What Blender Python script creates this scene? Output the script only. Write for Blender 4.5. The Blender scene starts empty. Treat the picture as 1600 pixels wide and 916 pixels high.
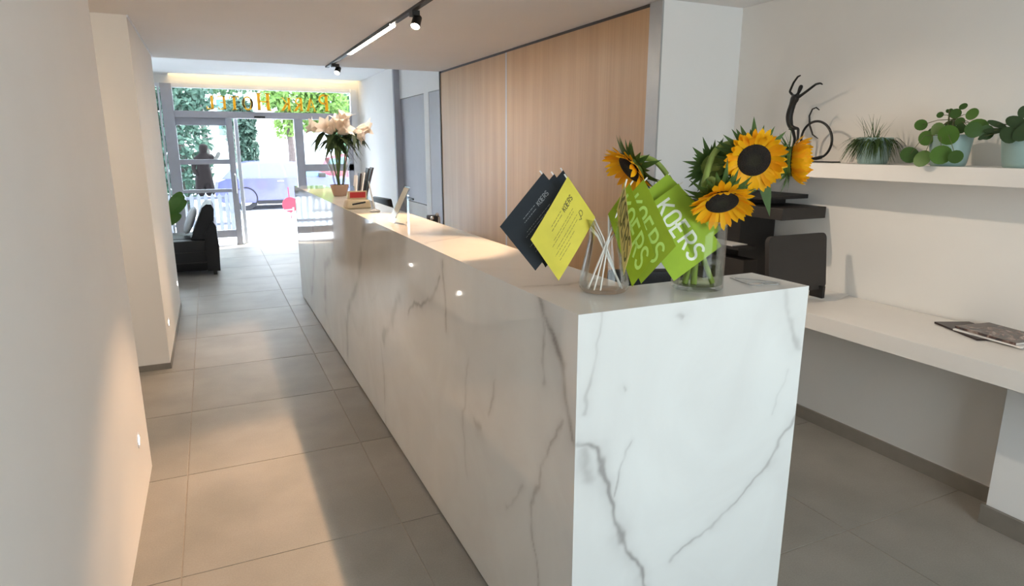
import bpy, bmesh, math, random
import numpy as np
from mathutils import Vector, Matrix, Quaternion

random.seed(7)
rng = np.random.default_rng(11)
scene = bpy.context.scene
COL = scene.collection
V = Vector
PI = math.pi


def srgb(r, g, b):
    f = lambda c: (c / 255 / 12.92) if c / 255 <= 0.04045 else ((c / 255 + 0.055) / 1.055) ** 2.4
    return (f(r), f(g), f(b), 1.0)


# ------------------------------------------------------------------ camera, world, sun, exposure
cam_d = bpy.data.cameras.new('camera')
cam_d.sensor_fit = 'HORIZONTAL'
cam_d.sensor_width = 36.0
cam_d.lens = 996.0 / 1600.0 * 36.0
cam_d.clip_start = 0.02
cam_d.clip_end = 200
cam = bpy.data.objects.new('camera', cam_d)
COL.objects.link(cam)
cam.location = (0, 0, 1.54)
cam.rotation_euler = (math.radians(90 - 12.95), 0, math.radians(-24.95))
scene.camera = cam

world = bpy.data.worlds.new('world')
scene.world = world
world.use_nodes = True
wn = world.node_tree
wn.nodes.clear()
w_out = wn.nodes.new('ShaderNodeOutputWorld')
w_bg = wn.nodes.new('ShaderNodeBackground')
w_tc = wn.nodes.new('ShaderNodeTexCoord')
w_sep = wn.nodes.new('ShaderNodeSeparateXYZ')
w_ramp = wn.nodes.new('ShaderNodeValToRGB')
w_ramp.color_ramp.elements[0].position = 0.0
w_ramp.color_ramp.elements[0].color = (0.93, 0.96, 1.0, 1)
w_ramp.color_ramp.elements[1].position = 0.8
w_ramp.color_ramp.elements[1].color = (0.74, 0.86, 1.0, 1)
wn.links.new(w_tc.outputs['Generated'], w_sep.inputs[0])
wn.links.new(w_sep.outputs['Z'], w_ramp.inputs[0])
wn.links.new(w_ramp.outputs[0], w_bg.inputs['Color'])
w_bg.inputs['Strength'].default_value = 6.5
wn.links.new(w_bg.outputs[0], w_out.inputs['Surface'])

sun_d = bpy.data.lights.new('sun', 'SUN')
sun_d.energy = 9.0
sun_d.angle = math.radians(2)
sun_d.color = (1.0, 0.95, 0.86)
sun = bpy.data.objects.new('sun', sun_d)
COL.objects.link(sun)
sun.rotation_euler = V((-0.55, -0.22, -0.85)).to_track_quat('-Z', 'Y').to_euler()

vs = scene.view_settings
vs.view_transform = 'Standard'
vs.look = 'None'
vs.gamma = 1.0
vs.exposure = 0.86
try:
    vs.use_curve_mapping = False
except Exception:
    pass
try:
    scene.cycles.use_denoising = True
    scene.cycles.max_bounces = 10
    scene.cycles.diffuse_bounces = 6
    scene.cycles.glossy_bounces = 5
    scene.cycles.transmission_bounces = 10
    scene.cycles.transparent_max_bounces = 16
    scene.cycles.sample_clamp_indirect = 6.0
    scene.cycles.caustics_reflective = False
    scene.cycles.caustics_refractive = False
except Exception:
    pass

# daylight of the window in the wall behind the camera (a portal for the sky, it adds no light)
pd = bpy.data.lights.new('rear_window_portal', 'AREA')
pd.shape = 'RECTANGLE'
pd.size, pd.size_y = 2.2, 1.45
pd.cycles.is_portal = True
po = bpy.data.objects.new('rear_window_portal', pd)
COL.objects.link(po)
po.location = (1.15, -1.78, 1.45)
po.rotation_euler = V((0, 1, 0)).to_track_quat('-Z', 'Z').to_euler()
pd2 = bpy.data.lights.new('entrance_portal', 'AREA')
pd2.shape = 'RECTANGLE'
pd2.size, pd2.size_y = 4.6, 2.4
pd2.cycles.is_portal = True
po2 = bpy.data.objects.new('entrance_portal', pd2)
COL.objects.link(po2)
po2.location = (0.0, 11.35, 1.2)
po2.rotation_euler = V((0, -1, 0)).to_track_quat('-Z', 'Z').to_euler()


# ------------------------------------------------------------------ materials
def nmat(name):
    m = bpy.data.materials.new(name)
    m.use_nodes = True
    nt = m.node_tree
    b = nt.nodes['Principled BSDF']
    return m, nt, b


def mat(name, rgb, rough=0.6, metal=0.0, noise=0.05, nscale=12.0, bump=0.0, bscale=60.0, spec=0.5, stretch=None, trans=0.0,
        ior=1.45, emit=None, estr=0.0, sub=0.0, coat=0.0, rand=0.0):
    m, nt, b = nmat(name)
    N, L = nt.nodes, nt.links
    tc = N.new('ShaderNodeTexCoord')
    src = tc.outputs['Object']
    if stretch:
        mp = N.new('ShaderNodeMapping')
        mp.inputs['Scale'].default_value = stretch
        L.new(src, mp.inputs[0])
        src = mp.outputs[0]
    nz = N.new('ShaderNodeTexNoise')
    nz.inputs['Scale'].default_value = nscale
    nz.inputs['Detail'].default_value = 5
    L.new(src, nz.inputs['Vector'])
    mr = N.new('ShaderNodeMapRange')
    mr.inputs['From Min'].default_value = 0.3
    mr.inputs['From Max'].default_value = 0.7
    mr.inputs['To Min'].default_value = 1 - noise
    mr.inputs['To Max'].default_value = 1 + noise
    L.new(nz.outputs['Fac'], mr.inputs['Value'])
    fac = mr.outputs[0]
    if rand:
        oi = N.new('ShaderNodeObjectInfo')
        r2 = N.new('ShaderNodeMapRange')
        r2.inputs['To Min'].default_value = 1 - rand
        r2.inputs['To Max'].default_value = 1 + rand
        L.new(oi.outputs['Random'], r2.inputs['Value'])
        mm = N.new('ShaderNodeMath')
        mm.operation = 'MULTIPLY'
        L.new(fac, mm.inputs[0])
        L.new(r2.outputs[0], mm.inputs[1])
        fac = mm.outputs[0]
    mx = N.new('ShaderNodeVectorMath')
    mx.operation = 'SCALE'
    mx.inputs[0].default_value = rgb[:3]
    L.new(fac, mx.inputs['Scale'])
    L.new(mx.outputs[0], b.inputs['Base Color'])
    b.inputs['Roughness'].default_value = rough
    b.inputs['Metallic'].default_value = metal
    b.inputs['Specular IOR Level'].default_value = spec
    b.inputs['IOR'].default_value = ior
    b.inputs['Transmission Weight'].default_value = trans
    b.inputs['Coat Weight'].default_value = coat
    if sub:
        b.inputs['Subsurface Weight'].default_value = sub
        b.inputs['Subsurface Radius'].default_value = (0.02, 0.015, 0.008)
    if emit:
        b.inputs['Emission Color'].default_value = emit
        b.inputs['Emission Strength'].default_value = estr
    if bump:
        n2 = N.new('ShaderNodeTexNoise')
        n2.inputs['Scale'].default_value = bscale
        n2.inputs['Detail'].default_value = 4
        L.new(src, n2.inputs['Vector'])
        bp = N.new('ShaderNodeBump')
        bp.inputs['Strength'].default_value = bump
        bp.inputs['Distance'].default_value = 0.01
        L.new(n2.outputs['Fac'], bp.inputs['Height'])
        L.new(bp.outputs[0], b.inputs['Normal'])
    return m


def thin_mat(name, rgb, back=0.5, rough=0.6):
    """paper or leaf: diffuse with some light let through"""
    m = mat(name, rgb, rough, noise=0.06, nscale=25)
    nt = m.node_tree
    b = nt.nodes['Principled BSDF']
    out = [n for n in nt.nodes if n.type == 'OUTPUT_MATERIAL'][0]
    tr = nt.nodes.new('ShaderNodeBsdfTranslucent')
    tr.inputs['Color'].default_value = rgb
    ms = nt.nodes.new('ShaderNodeMixShader')
    ms.inputs[0].default_value = back
    nt.links.new(b.outputs[0], ms.inputs[1])
    nt.links.new(tr.outputs[0], ms.inputs[2])
    nt.links.new(ms.outputs[0], out.inputs['Surface'])
    return m


def pane_mat(name, tint=(0.93, 0.97, 0.96, 1)):
    m = bpy.data.materials.new(name)
    m.use_nodes = True
    nt = m.node_tree
    nt.nodes.clear()
    out = nt.nodes.new('ShaderNodeOutputMaterial')
    t = nt.nodes.new('ShaderNodeBsdfTransparent')
    t.inputs[0].default_value = tint
    g = nt.nodes.new('ShaderNodeBsdfGlossy')
    g.inputs['Roughness'].default_value = 0.02
    fr = nt.nodes.new('ShaderNodeFresnel')
    fr.inputs['IOR'].default_value = 1.4
    ms = nt.nodes.new('ShaderNodeMixShader')
    nt.links.new(fr.outputs[0], ms.inputs[0])
    nt.links.new(t.outputs[0], ms.inputs[1])
    nt.links.new(g.outputs[0], ms.inputs[2])
    nt.links.new(ms.outputs[0], out.inputs['Surface'])
    return m


def emit_mat(name, rgb, s):
    m = bpy.data.materials.new(name)
    m.use_nodes = True
    nt = m.node_tree
    nt.nodes.clear()
    out = nt.nodes.new('ShaderNodeOutputMaterial')
    e = nt.nodes.new('ShaderNodeEmission')
    e.inputs[0].default_value = rgb
    e.inputs[1].default_value = s
    nt.links.new(e.outputs[0], out.inputs['Surface'])
    return m


def wood_mat(name):
    m, nt, b = nmat(name)
    N, L = nt.nodes, nt.links
    tc = N.new('ShaderNodeTexCoord')
    mp = N.new('ShaderNodeMapping')
    mp.inputs['Scale'].default_value = (1.0, 60.0, 0.7)
    L.new(tc.outputs['Object'], mp.inputs[0])
    n1 = N.new('ShaderNodeTexNoise')
    n1.inputs['Scale'].default_value = 1.6
    n1.inputs['Detail'].default_value = 8
    n1.inputs['Roughness'].default_value = 0.65
    n1.inputs['Distortion'].default_value = 0.3
    L.new(mp.outputs[0], n1.inputs['Vector'])
    mp2 = N.new('ShaderNodeMapping')
    mp2.inputs['Scale'].default_value = (1.0, 5.0, 0.3)
    L.new(tc.outputs['Object'], mp2.inputs[0])
    n2 = N.new('ShaderNodeTexNoise')
    n2.inputs['Scale'].default_value = 2.0
    n2.inputs['Detail'].default_value = 3
    L.new(mp2.outputs[0], n2.inputs['Vector'])
    ad = N.new('ShaderNodeMath')
    ad.operation = 'ADD'
    L.new(n1.outputs['Fac'], ad.inputs[0])
    L.new(n2.outputs['Fac'], ad.inputs[1])
    cr = N.new('ShaderNodeValToRGB')
    e = cr.color_ramp.elements
    e[0].position, e[0].color = 0.72, srgb(172, 137, 97)
    e[1].position, e[1].color = 1.25, srgb(186, 150, 109)
    dv = N.new('ShaderNodeMath')
    dv.operation = 'MULTIPLY'
    dv.inputs[1].default_value = 1.0
    L.new(ad.outputs[0], dv.inputs[0])
    mr = N.new('ShaderNodeMapRange')
    mr.inputs['From Min'].default_value = 0.7
    mr.inputs['From Max'].default_value = 1.3
    L.new(dv.outputs[0], mr.inputs['Value'])
    e[0].position, e[1].position = 0.15, 0.85
    L.new(mr.outputs[0], cr.inputs[0])
    L.new(cr.outputs[0], b.inputs['Base Color'])
    b.inputs['Roughness'].default_value = 0.42
    bp = N.new('ShaderNodeBump')
    bp.inputs['Strength'].default_value = 0.12
    bp.inputs['Distance'].default_value = 0.004
    L.new(n1.outputs['Fac'], bp.inputs['Height'])
    L.new(bp.outputs[0], b.inputs['Normal'])
    return m


def marble_mat(name):
    m, nt, b = nmat(name)
    N, L = nt.nodes, nt.links
    at = N.new('ShaderNodeAttribute')
    at.attribute_name = 'vein'
    tc = N.new('ShaderNodeTexCoord')
    nz = N.new('ShaderNodeTexNoise')
    nz.inputs['Scale'].default_value = 2.3
    nz.inputs['Detail'].default_value = 6
    nz.inputs['Distortion'].default_value = 1.2
    L.new(tc.outputs['Object'], nz.inputs['Vector'])
    cr = N.new('ShaderNodeValToRGB')
    cr.color_ramp.elements[0].position = 0.38
    cr.color_ramp.elements[0].color = srgb(226, 226, 224)
    cr.color_ramp.elements[1].position = 0.62
    cr.color_ramp.elements[1].color = srgb(232, 233, 231)
    L.new(nz.outputs['Fac'], cr.inputs[0])
    mx = N.new('ShaderNodeMix')
    mx.data_type = 'RGBA'
    L.new(at.outputs['Fac'], mx.inputs['Factor'])
    L.new(cr.outputs[0], mx.inputs['A'])
    mx.inputs['B'].default_value = srgb(140, 135, 133)
    L.new(mx.outputs['Result'], b.inputs['Base Color'])
    b.inputs['Roughness'].default_value = 0.045
    b.inputs['IOR'].default_value = 1.5
    return m


def tile_mat(name):
    m, nt, b = nmat(name)
    N, L = nt.nodes, nt.links
    ge = N.new('ShaderNodeNewGeometry')
    oi = N.new('ShaderNodeObjectInfo')
    n1 = N.new('ShaderNodeTexNoise')
    n1.inputs['Scale'].default_value = 3.0
    n1.inputs['Detail'].default_value = 7
    L.new(ge.outputs['Position'], n1.inputs['Vector'])
    n2 = N.new('ShaderNodeTexNoise')
    n2.inputs['Scale'].default_value = 160.0
    n2.inputs['Detail'].default_value = 3
    L.new(ge.outputs['Position'], n2.inputs['Vector'])
    cr = N.new('ShaderNodeValToRGB')
    cr.color_ramp.elements[0].position = 0.32
    cr.color_ramp.elements[0].color = srgb(141, 136, 128)
    cr.color_ramp.elements[1].position = 0.68
    cr.color_ramp.elements[1].color = srgb(156, 150, 142)
    L.new(n1.outputs['Fac'], cr.inputs[0])
    mr = N.new('ShaderNodeMapRange')
    mr.inputs['To Min'].default_value = 0.93
    mr.inputs['To Max'].default_value = 1.06
    L.new(oi.outputs['Random'], mr.inputs['Value'])
    mr2 = N.new('ShaderNodeMapRange')
    mr2.inputs['From Min'].default_value = 0.35
    mr2.inputs['From Max'].default_value = 0.65
    mr2.inputs['To Min'].default_value = 0.95
    mr2.inputs['To Max'].default_value = 1.05
    L.new(n2.outputs['Fac'], mr2.inputs['Value'])
    mu = N.new('ShaderNodeMath')
    mu.operation = 'MULTIPLY'
    L.new(mr.outputs[0], mu.inputs[0])
    L.new(mr2.outputs[0], mu.inputs[1])
    sc = N.new('ShaderNodeVectorMath')
    sc.operation = 'SCALE'
    L.new(cr.outputs[0], sc.inputs[0])
    L.new(mu.outputs[0], sc.inputs['Scale'])
    L.new(sc.outputs[0], b.inputs['Base Color'])
    b.inputs['Roughness'].default_value = 0.46
    b.inputs['Specular IOR Level'].default_value = 0.38
    return m


def disc_mat(name):
    """sunflower centre: dark florets, greener in the middle"""
    m, nt, b = nmat(name)
    N, L = nt.nodes, nt.links
    tc = N.new('ShaderNodeTexCoord')
    vo = N.new('ShaderNodeTexVoronoi')
    vo.inputs['Scale'].default_value = 380
    L.new(tc.outputs['Object'], vo.inputs['Vector'])
    cr = N.new('ShaderNodeValToRGB')
    cr.color_ramp.elements[0].color = srgb(44, 30, 22)
    cr.color_ramp.elements[1].color = srgb(14, 10, 8)
    cr.color_ramp.elements[1].position = 0.6
    L.new(vo.outputs['Distance'], cr.inputs[0])
    at = N.new('ShaderNodeAttribute')
    at.attribute_name = 'middle'
    mx = N.new('ShaderNodeMix')
    mx.data_type = 'RGBA'
    L.new(at.outputs['Fac'], mx.inputs['Factor'])
    L.new(cr.outputs[0], mx.inputs['A'])
    mx.inputs['B'].default_value = srgb(38, 36, 22)
    L.new(mx.outputs['Result'], b.inputs['Base Color'])
    b.inputs['Roughness'].default_value = 0.9
    bp = N.new('ShaderNodeBump')
    bp.inputs['Strength'].default_value = 0.6
    bp.inputs['Distance'].default_value = 0.003
    L.new(vo.outputs['Distance'], bp.inputs['Height'])
    L.new(bp.outputs[0], b.inputs['Normal'])
    return m


def glass_mat(name, tint=(1, 1, 1, 1), ior=1.45):
    m, nt, b = nmat(name)
    b.inputs['Base Color'].default_value = tint
    b.inputs['Roughness'].default_value = 0.0
    b.inputs['Transmission Weight'].default_value = 1.0
    b.inputs['IOR'].default_value = ior
    return m


def vessel_mat(name, tint=(0.99, 0.995, 0.99, 1)):
    """thin clear glass walls: lets light through, mirrors at the rim"""
    m = bpy.data.materials.new(name)
    m.use_nodes = True
    nt = m.node_tree
    nt.nodes.clear()
    out = nt.nodes.new('ShaderNodeOutputMaterial')
    t = nt.nodes.new('ShaderNodeBsdfTransparent')
    t.inputs[0].default_value = tint
    g = nt.nodes.new('ShaderNodeBsdfGlossy')
    g.inputs['Roughness'].default_value = 0.03
    lw = nt.nodes.new('ShaderNodeLayerWeight')
    lw.inputs['Blend'].default_value = 0.28
    mr = nt.nodes.new('ShaderNodeMapRange')
    mr.inputs['To Max'].default_value = 0.55
    ms = nt.nodes.new('ShaderNodeMixShader')
    nt.links.new(lw.outputs['Fresnel'], mr.inputs['Value'])
    nt.links.new(mr.outputs[0], ms.inputs[0])
    nt.links.new(t.outputs[0], ms.inputs[1])
    nt.links.new(g.outputs[0], ms.inputs[2])
    nt.links.new(ms.outputs[0], out.inputs['Surface'])
    return m


M = {}
M['wall'] = mat('wall_paint', srgb(236, 232, 229), 0.85, noise=0.012, nscale=3, bump=0.03, bscale=180)
M['wall_white'] = mat('white_paint', srgb(236, 236, 236), 0.7, noise=0.01, nscale=3)
M['wall_warm'] = mat('cream_paint', srgb(233, 229, 224), 0.85, noise=0.012, nscale=3)
M['ceiling'] = mat('ceiling_paint', srgb(236, 232, 230), 0.9, noise=0.012, nscale=2)
M['ceiling_white'] = mat('lobby_ceiling_paint', srgb(238, 240, 242), 0.85, noise=0.01, nscale=2)
M['grout'] = mat('grout', srgb(158, 149, 139), 0.9, noise=0.08, nscale=40)
M['tile'] = tile_mat('porcelain_tile')
M['skirt'] = mat('skirting_tile', srgb(128, 122, 114), 0.5, noise=0.06, nscale=14)
M['wood'] = wood_mat('oak_veneer')
M['dark_gap'] = mat('dark_aluminium', srgb(58, 52, 48), 0.5, noise=0.05)
M['alu'] = mat('grey_aluminium', srgb(172, 174, 176), 0.4, metal=0.3, noise=0.03)
M['frame'] = mat('facade_frame', srgb(182, 184, 196), 0.45, noise=0.03)
M['frame_white'] = mat('white_frame', srgb(232, 234, 240), 0.5, noise=0.02)
M['grey_door'] = mat('grey_laminate', srgb(166, 167, 176), 0.5, noise=0.03, nscale=5)
M['grey_door2'] = mat('warm_grey_laminate', srgb(176, 171, 166), 0.5, noise=0.03, nscale=5)
M['marble'] = marble_mat('polished_marble')
M['white_lam'] = mat('white_laminate', srgb(236, 230, 224), 0.4, noise=0.015, nscale=6)
M['black'] = mat('black_plastic', srgb(38, 34, 32), 0.5, noise=0.08, nscale=30)
M['black2'] = mat('dark_brown_plastic', srgb(46, 41, 38), 0.55, noise=0.06, nscale=20)
M['black_metal'] = mat('black_iron', srgb(24, 22, 21), 0.45, noise=0.1, nscale=40, bump=0.15, bscale=120)
M['leather'] = mat('black_leather', srgb(22, 21, 23), 0.42, noise=0.1, nscale=30, spec=0.35, bump=0.2, bscale=150)
M['chrome'] = mat('chrome', srgb(220, 220, 222), 0.12, metal=1.0, noise=0.02)
M['pane'] = pane_mat('window_glass')
M['gold'] = thin_mat('gold_leaf', srgb(216, 176, 56), 0.5)
M['vessel'] = vessel_mat('clear_glass')
M['acrylic'] = vessel_mat('acrylic', (0.9, 0.95, 0.94, 1))
M['water'] = vessel_mat('vase_water', (0.86, 0.89, 0.74, 1))
M['card_green'] = thin_mat('lime_card', srgb(160, 192, 44), 0.16)
M['card_olive'] = thin_mat('olive_card', srgb(140, 160, 20), 0.2)
M['card_yellow'] = thin_mat('yellow_card', srgb(232, 220, 84), 0.22)
M['card_cream'] = thin_mat('cream_card', srgb(222, 206, 128), 0.3)
M['card_black'] = mat('black_card', srgb(30, 38, 46), 0.55, noise=0.08, nscale=30)
M['print_white'] = mat('white_ink', srgb(228, 232, 214), 0.7, noise=0.02)
M['print_grey'] = mat('grey_ink', srgb(138, 142, 146), 0.7, noise=0.02)
M['print_dark'] = mat('dark_ink', srgb(112, 106, 52), 0.7, noise=0.02)
M['print_green'] = mat('pale_green_ink', srgb(170, 200, 92), 0.7, noise=0.02)
M['stick'] = mat('white_stick', srgb(236, 232, 226), 0.4, noise=0.03, nscale=20)
M['petal'] = thin_mat('sunflower_petal', srgb(252, 192, 20), 0.35)
M['petal2'] = thin_mat('sunflower_petal_deep', srgb(248, 172, 12), 0.35)
M['disc'] = disc_mat('sunflower_disc')
M['bract'] = thin_mat('sunflower_bract', srgb(70, 98, 44), 0.25)
M['calyx'] = mat('sunflower_back', srgb(112, 128, 56), 0.7, noise=0.2, nscale=60)
M['stem'] = mat('sunflower_stem', srgb(134, 152, 74), 0.65, noise=0.12, nscale=40)
M['lily'] = thin_mat('lily_petal', srgb(252, 240, 226), 0.4)
M['lily_leaf'] = thin_mat('lily_leaf', srgb(46, 62, 30), 0.2)
M['lily_stem'] = mat('lily_stem', srgb(96, 118, 66), 0.6)
M['pot'] = mat('celadon_glaze', srgb(146, 170, 166), 0.35, noise=0.06, nscale=14)
M['soil'] = mat('soil', srgb(52, 40, 30), 0.95, noise=0.3, nscale=80)
M['grass'] = thin_mat('grass_blade', srgb(66, 88, 44), 0.3)
M['pilea'] = thin_mat('pilea_leaf', srgb(86, 124, 50), 0.25, 0.4)
M['pilea_d'] = thin_mat('pilea_leaf_dark', srgb(68, 100, 44), 0.25, 0.4)
M['peper'] = thin_mat('dark_leaf', srgb(56, 78, 46), 0.2, 0.35)
M['twig'] = mat('plant_stem', srgb(92, 96, 58), 0.7)
M['tan'] = mat('tan_ceramic', srgb(188, 158, 138), 0.55, noise=0.05)
M['cream'] = mat('cream_card_stock', srgb(236, 214, 178), 0.6, noise=0.04)
M['red'] = mat('red_print', srgb(206, 62, 66), 0.5, noise=0.05)
M['sign_red'] = mat('sign_red_paint', srgb(150, 30, 48), 0.6, noise=0.05)
M['paper'] = mat('white_paper', srgb(236, 232, 228), 0.8, noise=0.02)
M['mag_dark'] = mat('dark_cover', srgb(52, 38, 36), 0.35, noise=0.2, nscale=30)
M['pages'] = mat('page_edges', srgb(214, 206, 198), 0.8, noise=0.1, nscale=60, stretch=(1, 1, 40))
M['lamp_black'] = mat('lamp_black', srgb(30, 27, 26), 0.45, noise=0.05)
M['glare'] = mat('pale_glare', srgb(222, 228, 238), 0.8, noise=0.05)  # pale colour standing in for window glare on leather
M['pavement'] = mat('pale_paving', srgb(214, 216, 222), 0.8, noise=0.06, nscale=1.5)
M['asphalt'] = mat('asphalt', srgb(150, 152, 158), 0.9, noise=0.1, nscale=4)
M['facade'] = mat('white_render', srgb(236, 238, 240), 0.9, noise=0.03, nscale=1)
M['foliage'] = thin_mat('tree_foliage', srgb(74, 104, 72), 0.3)
M['foliage2'] = thin_mat('bright_foliage', srgb(108, 140, 70), 0.35)
M['foliage_d'] = thin_mat('dark_foliage', srgb(58, 84, 72), 0.2)
M['bark'] = mat('bark', srgb(82, 74, 72), 0.9, noise=0.2, nscale=12, bump=0.4, bscale=20)
M['car_blue'] = mat('car_paint_lilac', srgb(78, 80, 132), 0.25, noise=0.03, coat=0.5)
M['car_red'] = mat('car_paint_red', srgb(140, 52, 66), 0.25, noise=0.03, coat=0.5)
M['car_glass'] = mat('car_glass', srgb(84, 116, 128), 0.08, noise=0.03)
M['tyre'] = mat('tyre', srgb(34, 34, 38), 0.8)
M['fence'] = mat('fence_paint', srgb(118, 120, 132), 0.7, noise=0.05)
M['statue'] = mat('dark_bronze', srgb(26, 21, 22), 0.8, noise=0.2, nscale=10, spec=0.08)
M['strip'] = emit_mat('led_diffuser', (1.0, 0.88, 0.74, 1), 85.0)
M['lens'] = emit_mat('spot_lens', (1.0, 0.84, 0.62, 1), 60.0)
M['lens_dim'] = emit_mat('spot_lens_white', (1.0, 0.95, 0.85, 1), 12.0)
M['cove'] = emit_mat('cove_led', (1.0, 0.72, 0.36, 1), 26.0)
M['step'] = emit_mat('step_led', (1.0, 0.93, 0.82, 1), 22.0)


# magazine cover print: blotches of dark brown and grey
def cover_mat():
    m, nt, b = nmat('magazine_cover')
    N, L = nt.nodes, nt.links
    tc = N.new('ShaderNodeTexCoord')
    nz = N.new('ShaderNodeTexNoise')
    nz.inputs['Scale'].default_value = 14
    nz.inputs['Detail'].default_value = 6
    nz.inputs['Distortion'].default_value = 1.5
    L.new(tc.outputs['Object'], nz.inputs['Vector'])
    cr = N.new('ShaderNodeValToRGB')
    el = cr.color_ramp.elements
    el[0].position, el[0].color = 0.36, srgb(52, 50, 54)
    el[1].position, el[1].color = 0.66, srgb(168, 150, 140)
    a = el.new(0.5)
    a.color = srgb(98, 74, 66)
    L.new(nz.outputs['Fac'], cr.inputs[0])
    L.new(cr.outputs[0], b.inputs['Base Color'])
    b.inputs['Roughness'].default_value = 0.25
    return m


M['cover'] = cover_mat()

# ------------------------------------------------------------------ mesh helpers
WPOS = {}


class MB:
    def __init__(self):
        self.v, self.f = [], []

    def add(self, vs_, fs_):
        o = len(self.v)
        self.v += [tuple(p) for p in vs_]
        self.f += [tuple(i + o for i in f) for f in fs_]
        return self

    def box(self, x0, x1, y0, y1, z0, z1, bev=0.0):
        if bev <= 0:
            vs_ = [(x, y, z) for x in (x0, x1) for y in (y0, y1) for z in (z0, z1)]
            fs_ = [(0, 1, 3, 2), (4, 6, 7, 5), (0, 4, 5, 1), (2, 3, 7, 6), (0, 2, 6, 4), (1, 5, 7, 3)]
            return self.add(vs_, fs_)
        bm = bmesh.new()
        bmesh.ops.create_cube(bm, size=1)
        for q in bm.verts:
            q.co = V(((x0 + x1) / 2 + q.co.x * (x1 - x0), (y0 + y1) / 2 + q.co.y * (y1 - y0), (z0 + z1) / 2 + q.co.z * (z1 - z0)))
        bmesh.ops.bevel(bm, geom=bm.edges[:], offset=bev, segments=2, affect='EDGES', profile=0.6)
        return self.bm(bm)

    def bm(self, bm, mtx=None):
        bm.verts.ensure_lookup_table()
        bm.verts.index_update()
        vs_ = [(mtx @ q.co) if mtx else q.co.copy() for q in bm.verts]
        fs_ = [[q.index for q in f.verts] for f in bm.faces]
        bm.free()
        return self.add(vs_, fs_)

    def obox(self, c, ax, ay, az, sx, sy, sz, bev=0.0):
        """box centred on c with unit axes"""
        bm = bmesh.new()
        bmesh.ops.create_cube(bm, size=1)
        for q in bm.verts:
            q.co = V((q.co.x * sx, q.co.y * sy, q.co.z * sz))
        if bev:
            bmesh.ops.bevel(bm, geom=bm.edges[:], offset=bev, segments=2, affect='EDGES', profile=0.6)
        for q in bm.verts:
            q.co = V(c) + V(ax) * q.co.x + V(ay) * q.co.y + V(az) * q.co.z
        return self.bm(bm)

    def tube(self, pts, r, n=8, cap=True):
        pts = [V(p) for p in pts]
        rs = r if isinstance(r, (list, tuple)) else [r] * len(pts)
        rings = []
        up = None
        for i, p in enumerate(pts):
            t = (pts[min(i + 1, len(pts) - 1)] - pts[max(i - 1, 0)]).normalized()
            if up is None:
                up = t.orthogonal().normalized()
            else:
                up = (up - t * up.dot(t))
                up = up.normalized() if up.length > 1e-6 else t.orthogonal().normalized()
            s = t.cross(up)
            rings.append([p + (up * math.cos(2 * PI * k / n) + s * math.sin(2 * PI * k / n)) * rs[i] for k in range(n)])
        vs_ = [q for rg in rings for q in rg]
        fs_ = []
        for i in range(len(pts) - 1):
            for k in range(n):
                a, b = i * n + k, i * n + (k + 1) % n
                fs_.append((a, b, b + n, a + n))
        if cap:
            fs_.append(tuple(range(n - 1, -1, -1)))
            fs_.append(tuple(range((len(pts) - 1) * n, len(pts) * n)))
        return self.add(vs_, fs_)

    def lathe(self, prof, c, n=32, axis=V((0, 0, 1))):
        """prof: list of (r, h)"""
        axis = V(axis).normalized()
        u = axis.orthogonal().normalized() if abs(axis.z) < 0.999 else V((1, 0, 0))
        w = axis.cross(u)
        vs_, fs_ = [], []
        for r, h in prof:
            for k in range(n):
                a = 2 * PI * k / n
                vs_.append(V(c) + axis * h + (u * math.cos(a) + w * math.sin(a)) * max(r, 1e-5))
        for i in range(len(prof) - 1):
            for k in range(n):
                a, b = i * n + k, i * n + (k + 1) % n
                fs_.append((a, b, b + n, a + n))
        return self.add(vs_, fs_)

    def cyl(self, p0, p1, r, n=16, r1=None):
        return self.tube([p0, p1], [r, r if r1 is None else r1], n)

    def sphere(self, c, r, n=12, sc=(1, 1, 1)):
        bm = bmesh.new()
        bmesh.ops.create_uvsphere(bm, u_segments=n, v_segments=max(6, n // 2), radius=1)
        for q in bm.verts:
            q.co = V((c[0] + q.co.x * r * sc[0], c[1] + q.co.y * r * sc[1], c[2] + q.co.z * r * sc[2]))
        return self.bm(bm)

    def prism(self, poly, axis, a, b):
        """poly: 2-D points in the plane normal to axis ('x','y','z'), extruded a..b"""
        n = len(poly)
        mk = {'x': lambda p, h: (h, p[0], p[1]), 'y': lambda p, h: (p[0], h, p[1]), 'z': lambda p, h: (p[0], p[1], h)}[axis]
        vs_ = [mk(p, a) for p in poly] + [mk(p, b) for p in poly]
        fs_ = [tuple(range(n - 1, -1, -1)), tuple(range(n, 2 * n))]
        for k in range(n):
            fs_.append((k, (k + 1) % n, (k + 1) % n + n, k + n))
        return self.add(vs_, fs_)

    def build(self, name, material, parent=None, smooth=False, origin=None):
        base = WPOS[parent] if parent is not None else (V(origin) if origin is not None else V((0, 0, 0)))
        me = bpy.data.meshes.new(name)
        me.from_pydata([(p[0] - base.x, p[1] - base.y, p[2] - base.z) for p in self.v], [], self.f)
        me.update()
        bm = bmesh.new()
        bm.from_mesh(me)
        bmesh.ops.recalc_face_normals(bm, faces=bm.faces[:])
        bm.to_mesh(me)
        bm.free()
        if smooth:
            me.polygons.foreach_set('use_smooth', [True] * len(me.polygons))
            if smooth != 'all':
                try:
                    me.set_sharp_from_angle(angle=math.radians(38))
                except Exception:
                    pass
        me.materials.append(material)
        o = bpy.data.objects.new(name, me)
        COL.objects.link(o)
        if parent is not None:
            o.parent = parent
        else:
            o.location = base
        WPOS[o] = base.copy()
        return o


def tag(o, label=None, cat=None, group=None, kind=None):
    if label:
        o['label'] = label
    if cat:
        o['category'] = cat
    if group:
        o['group'] = group
    if kind:
        o['kind'] = kind
    return o


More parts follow.
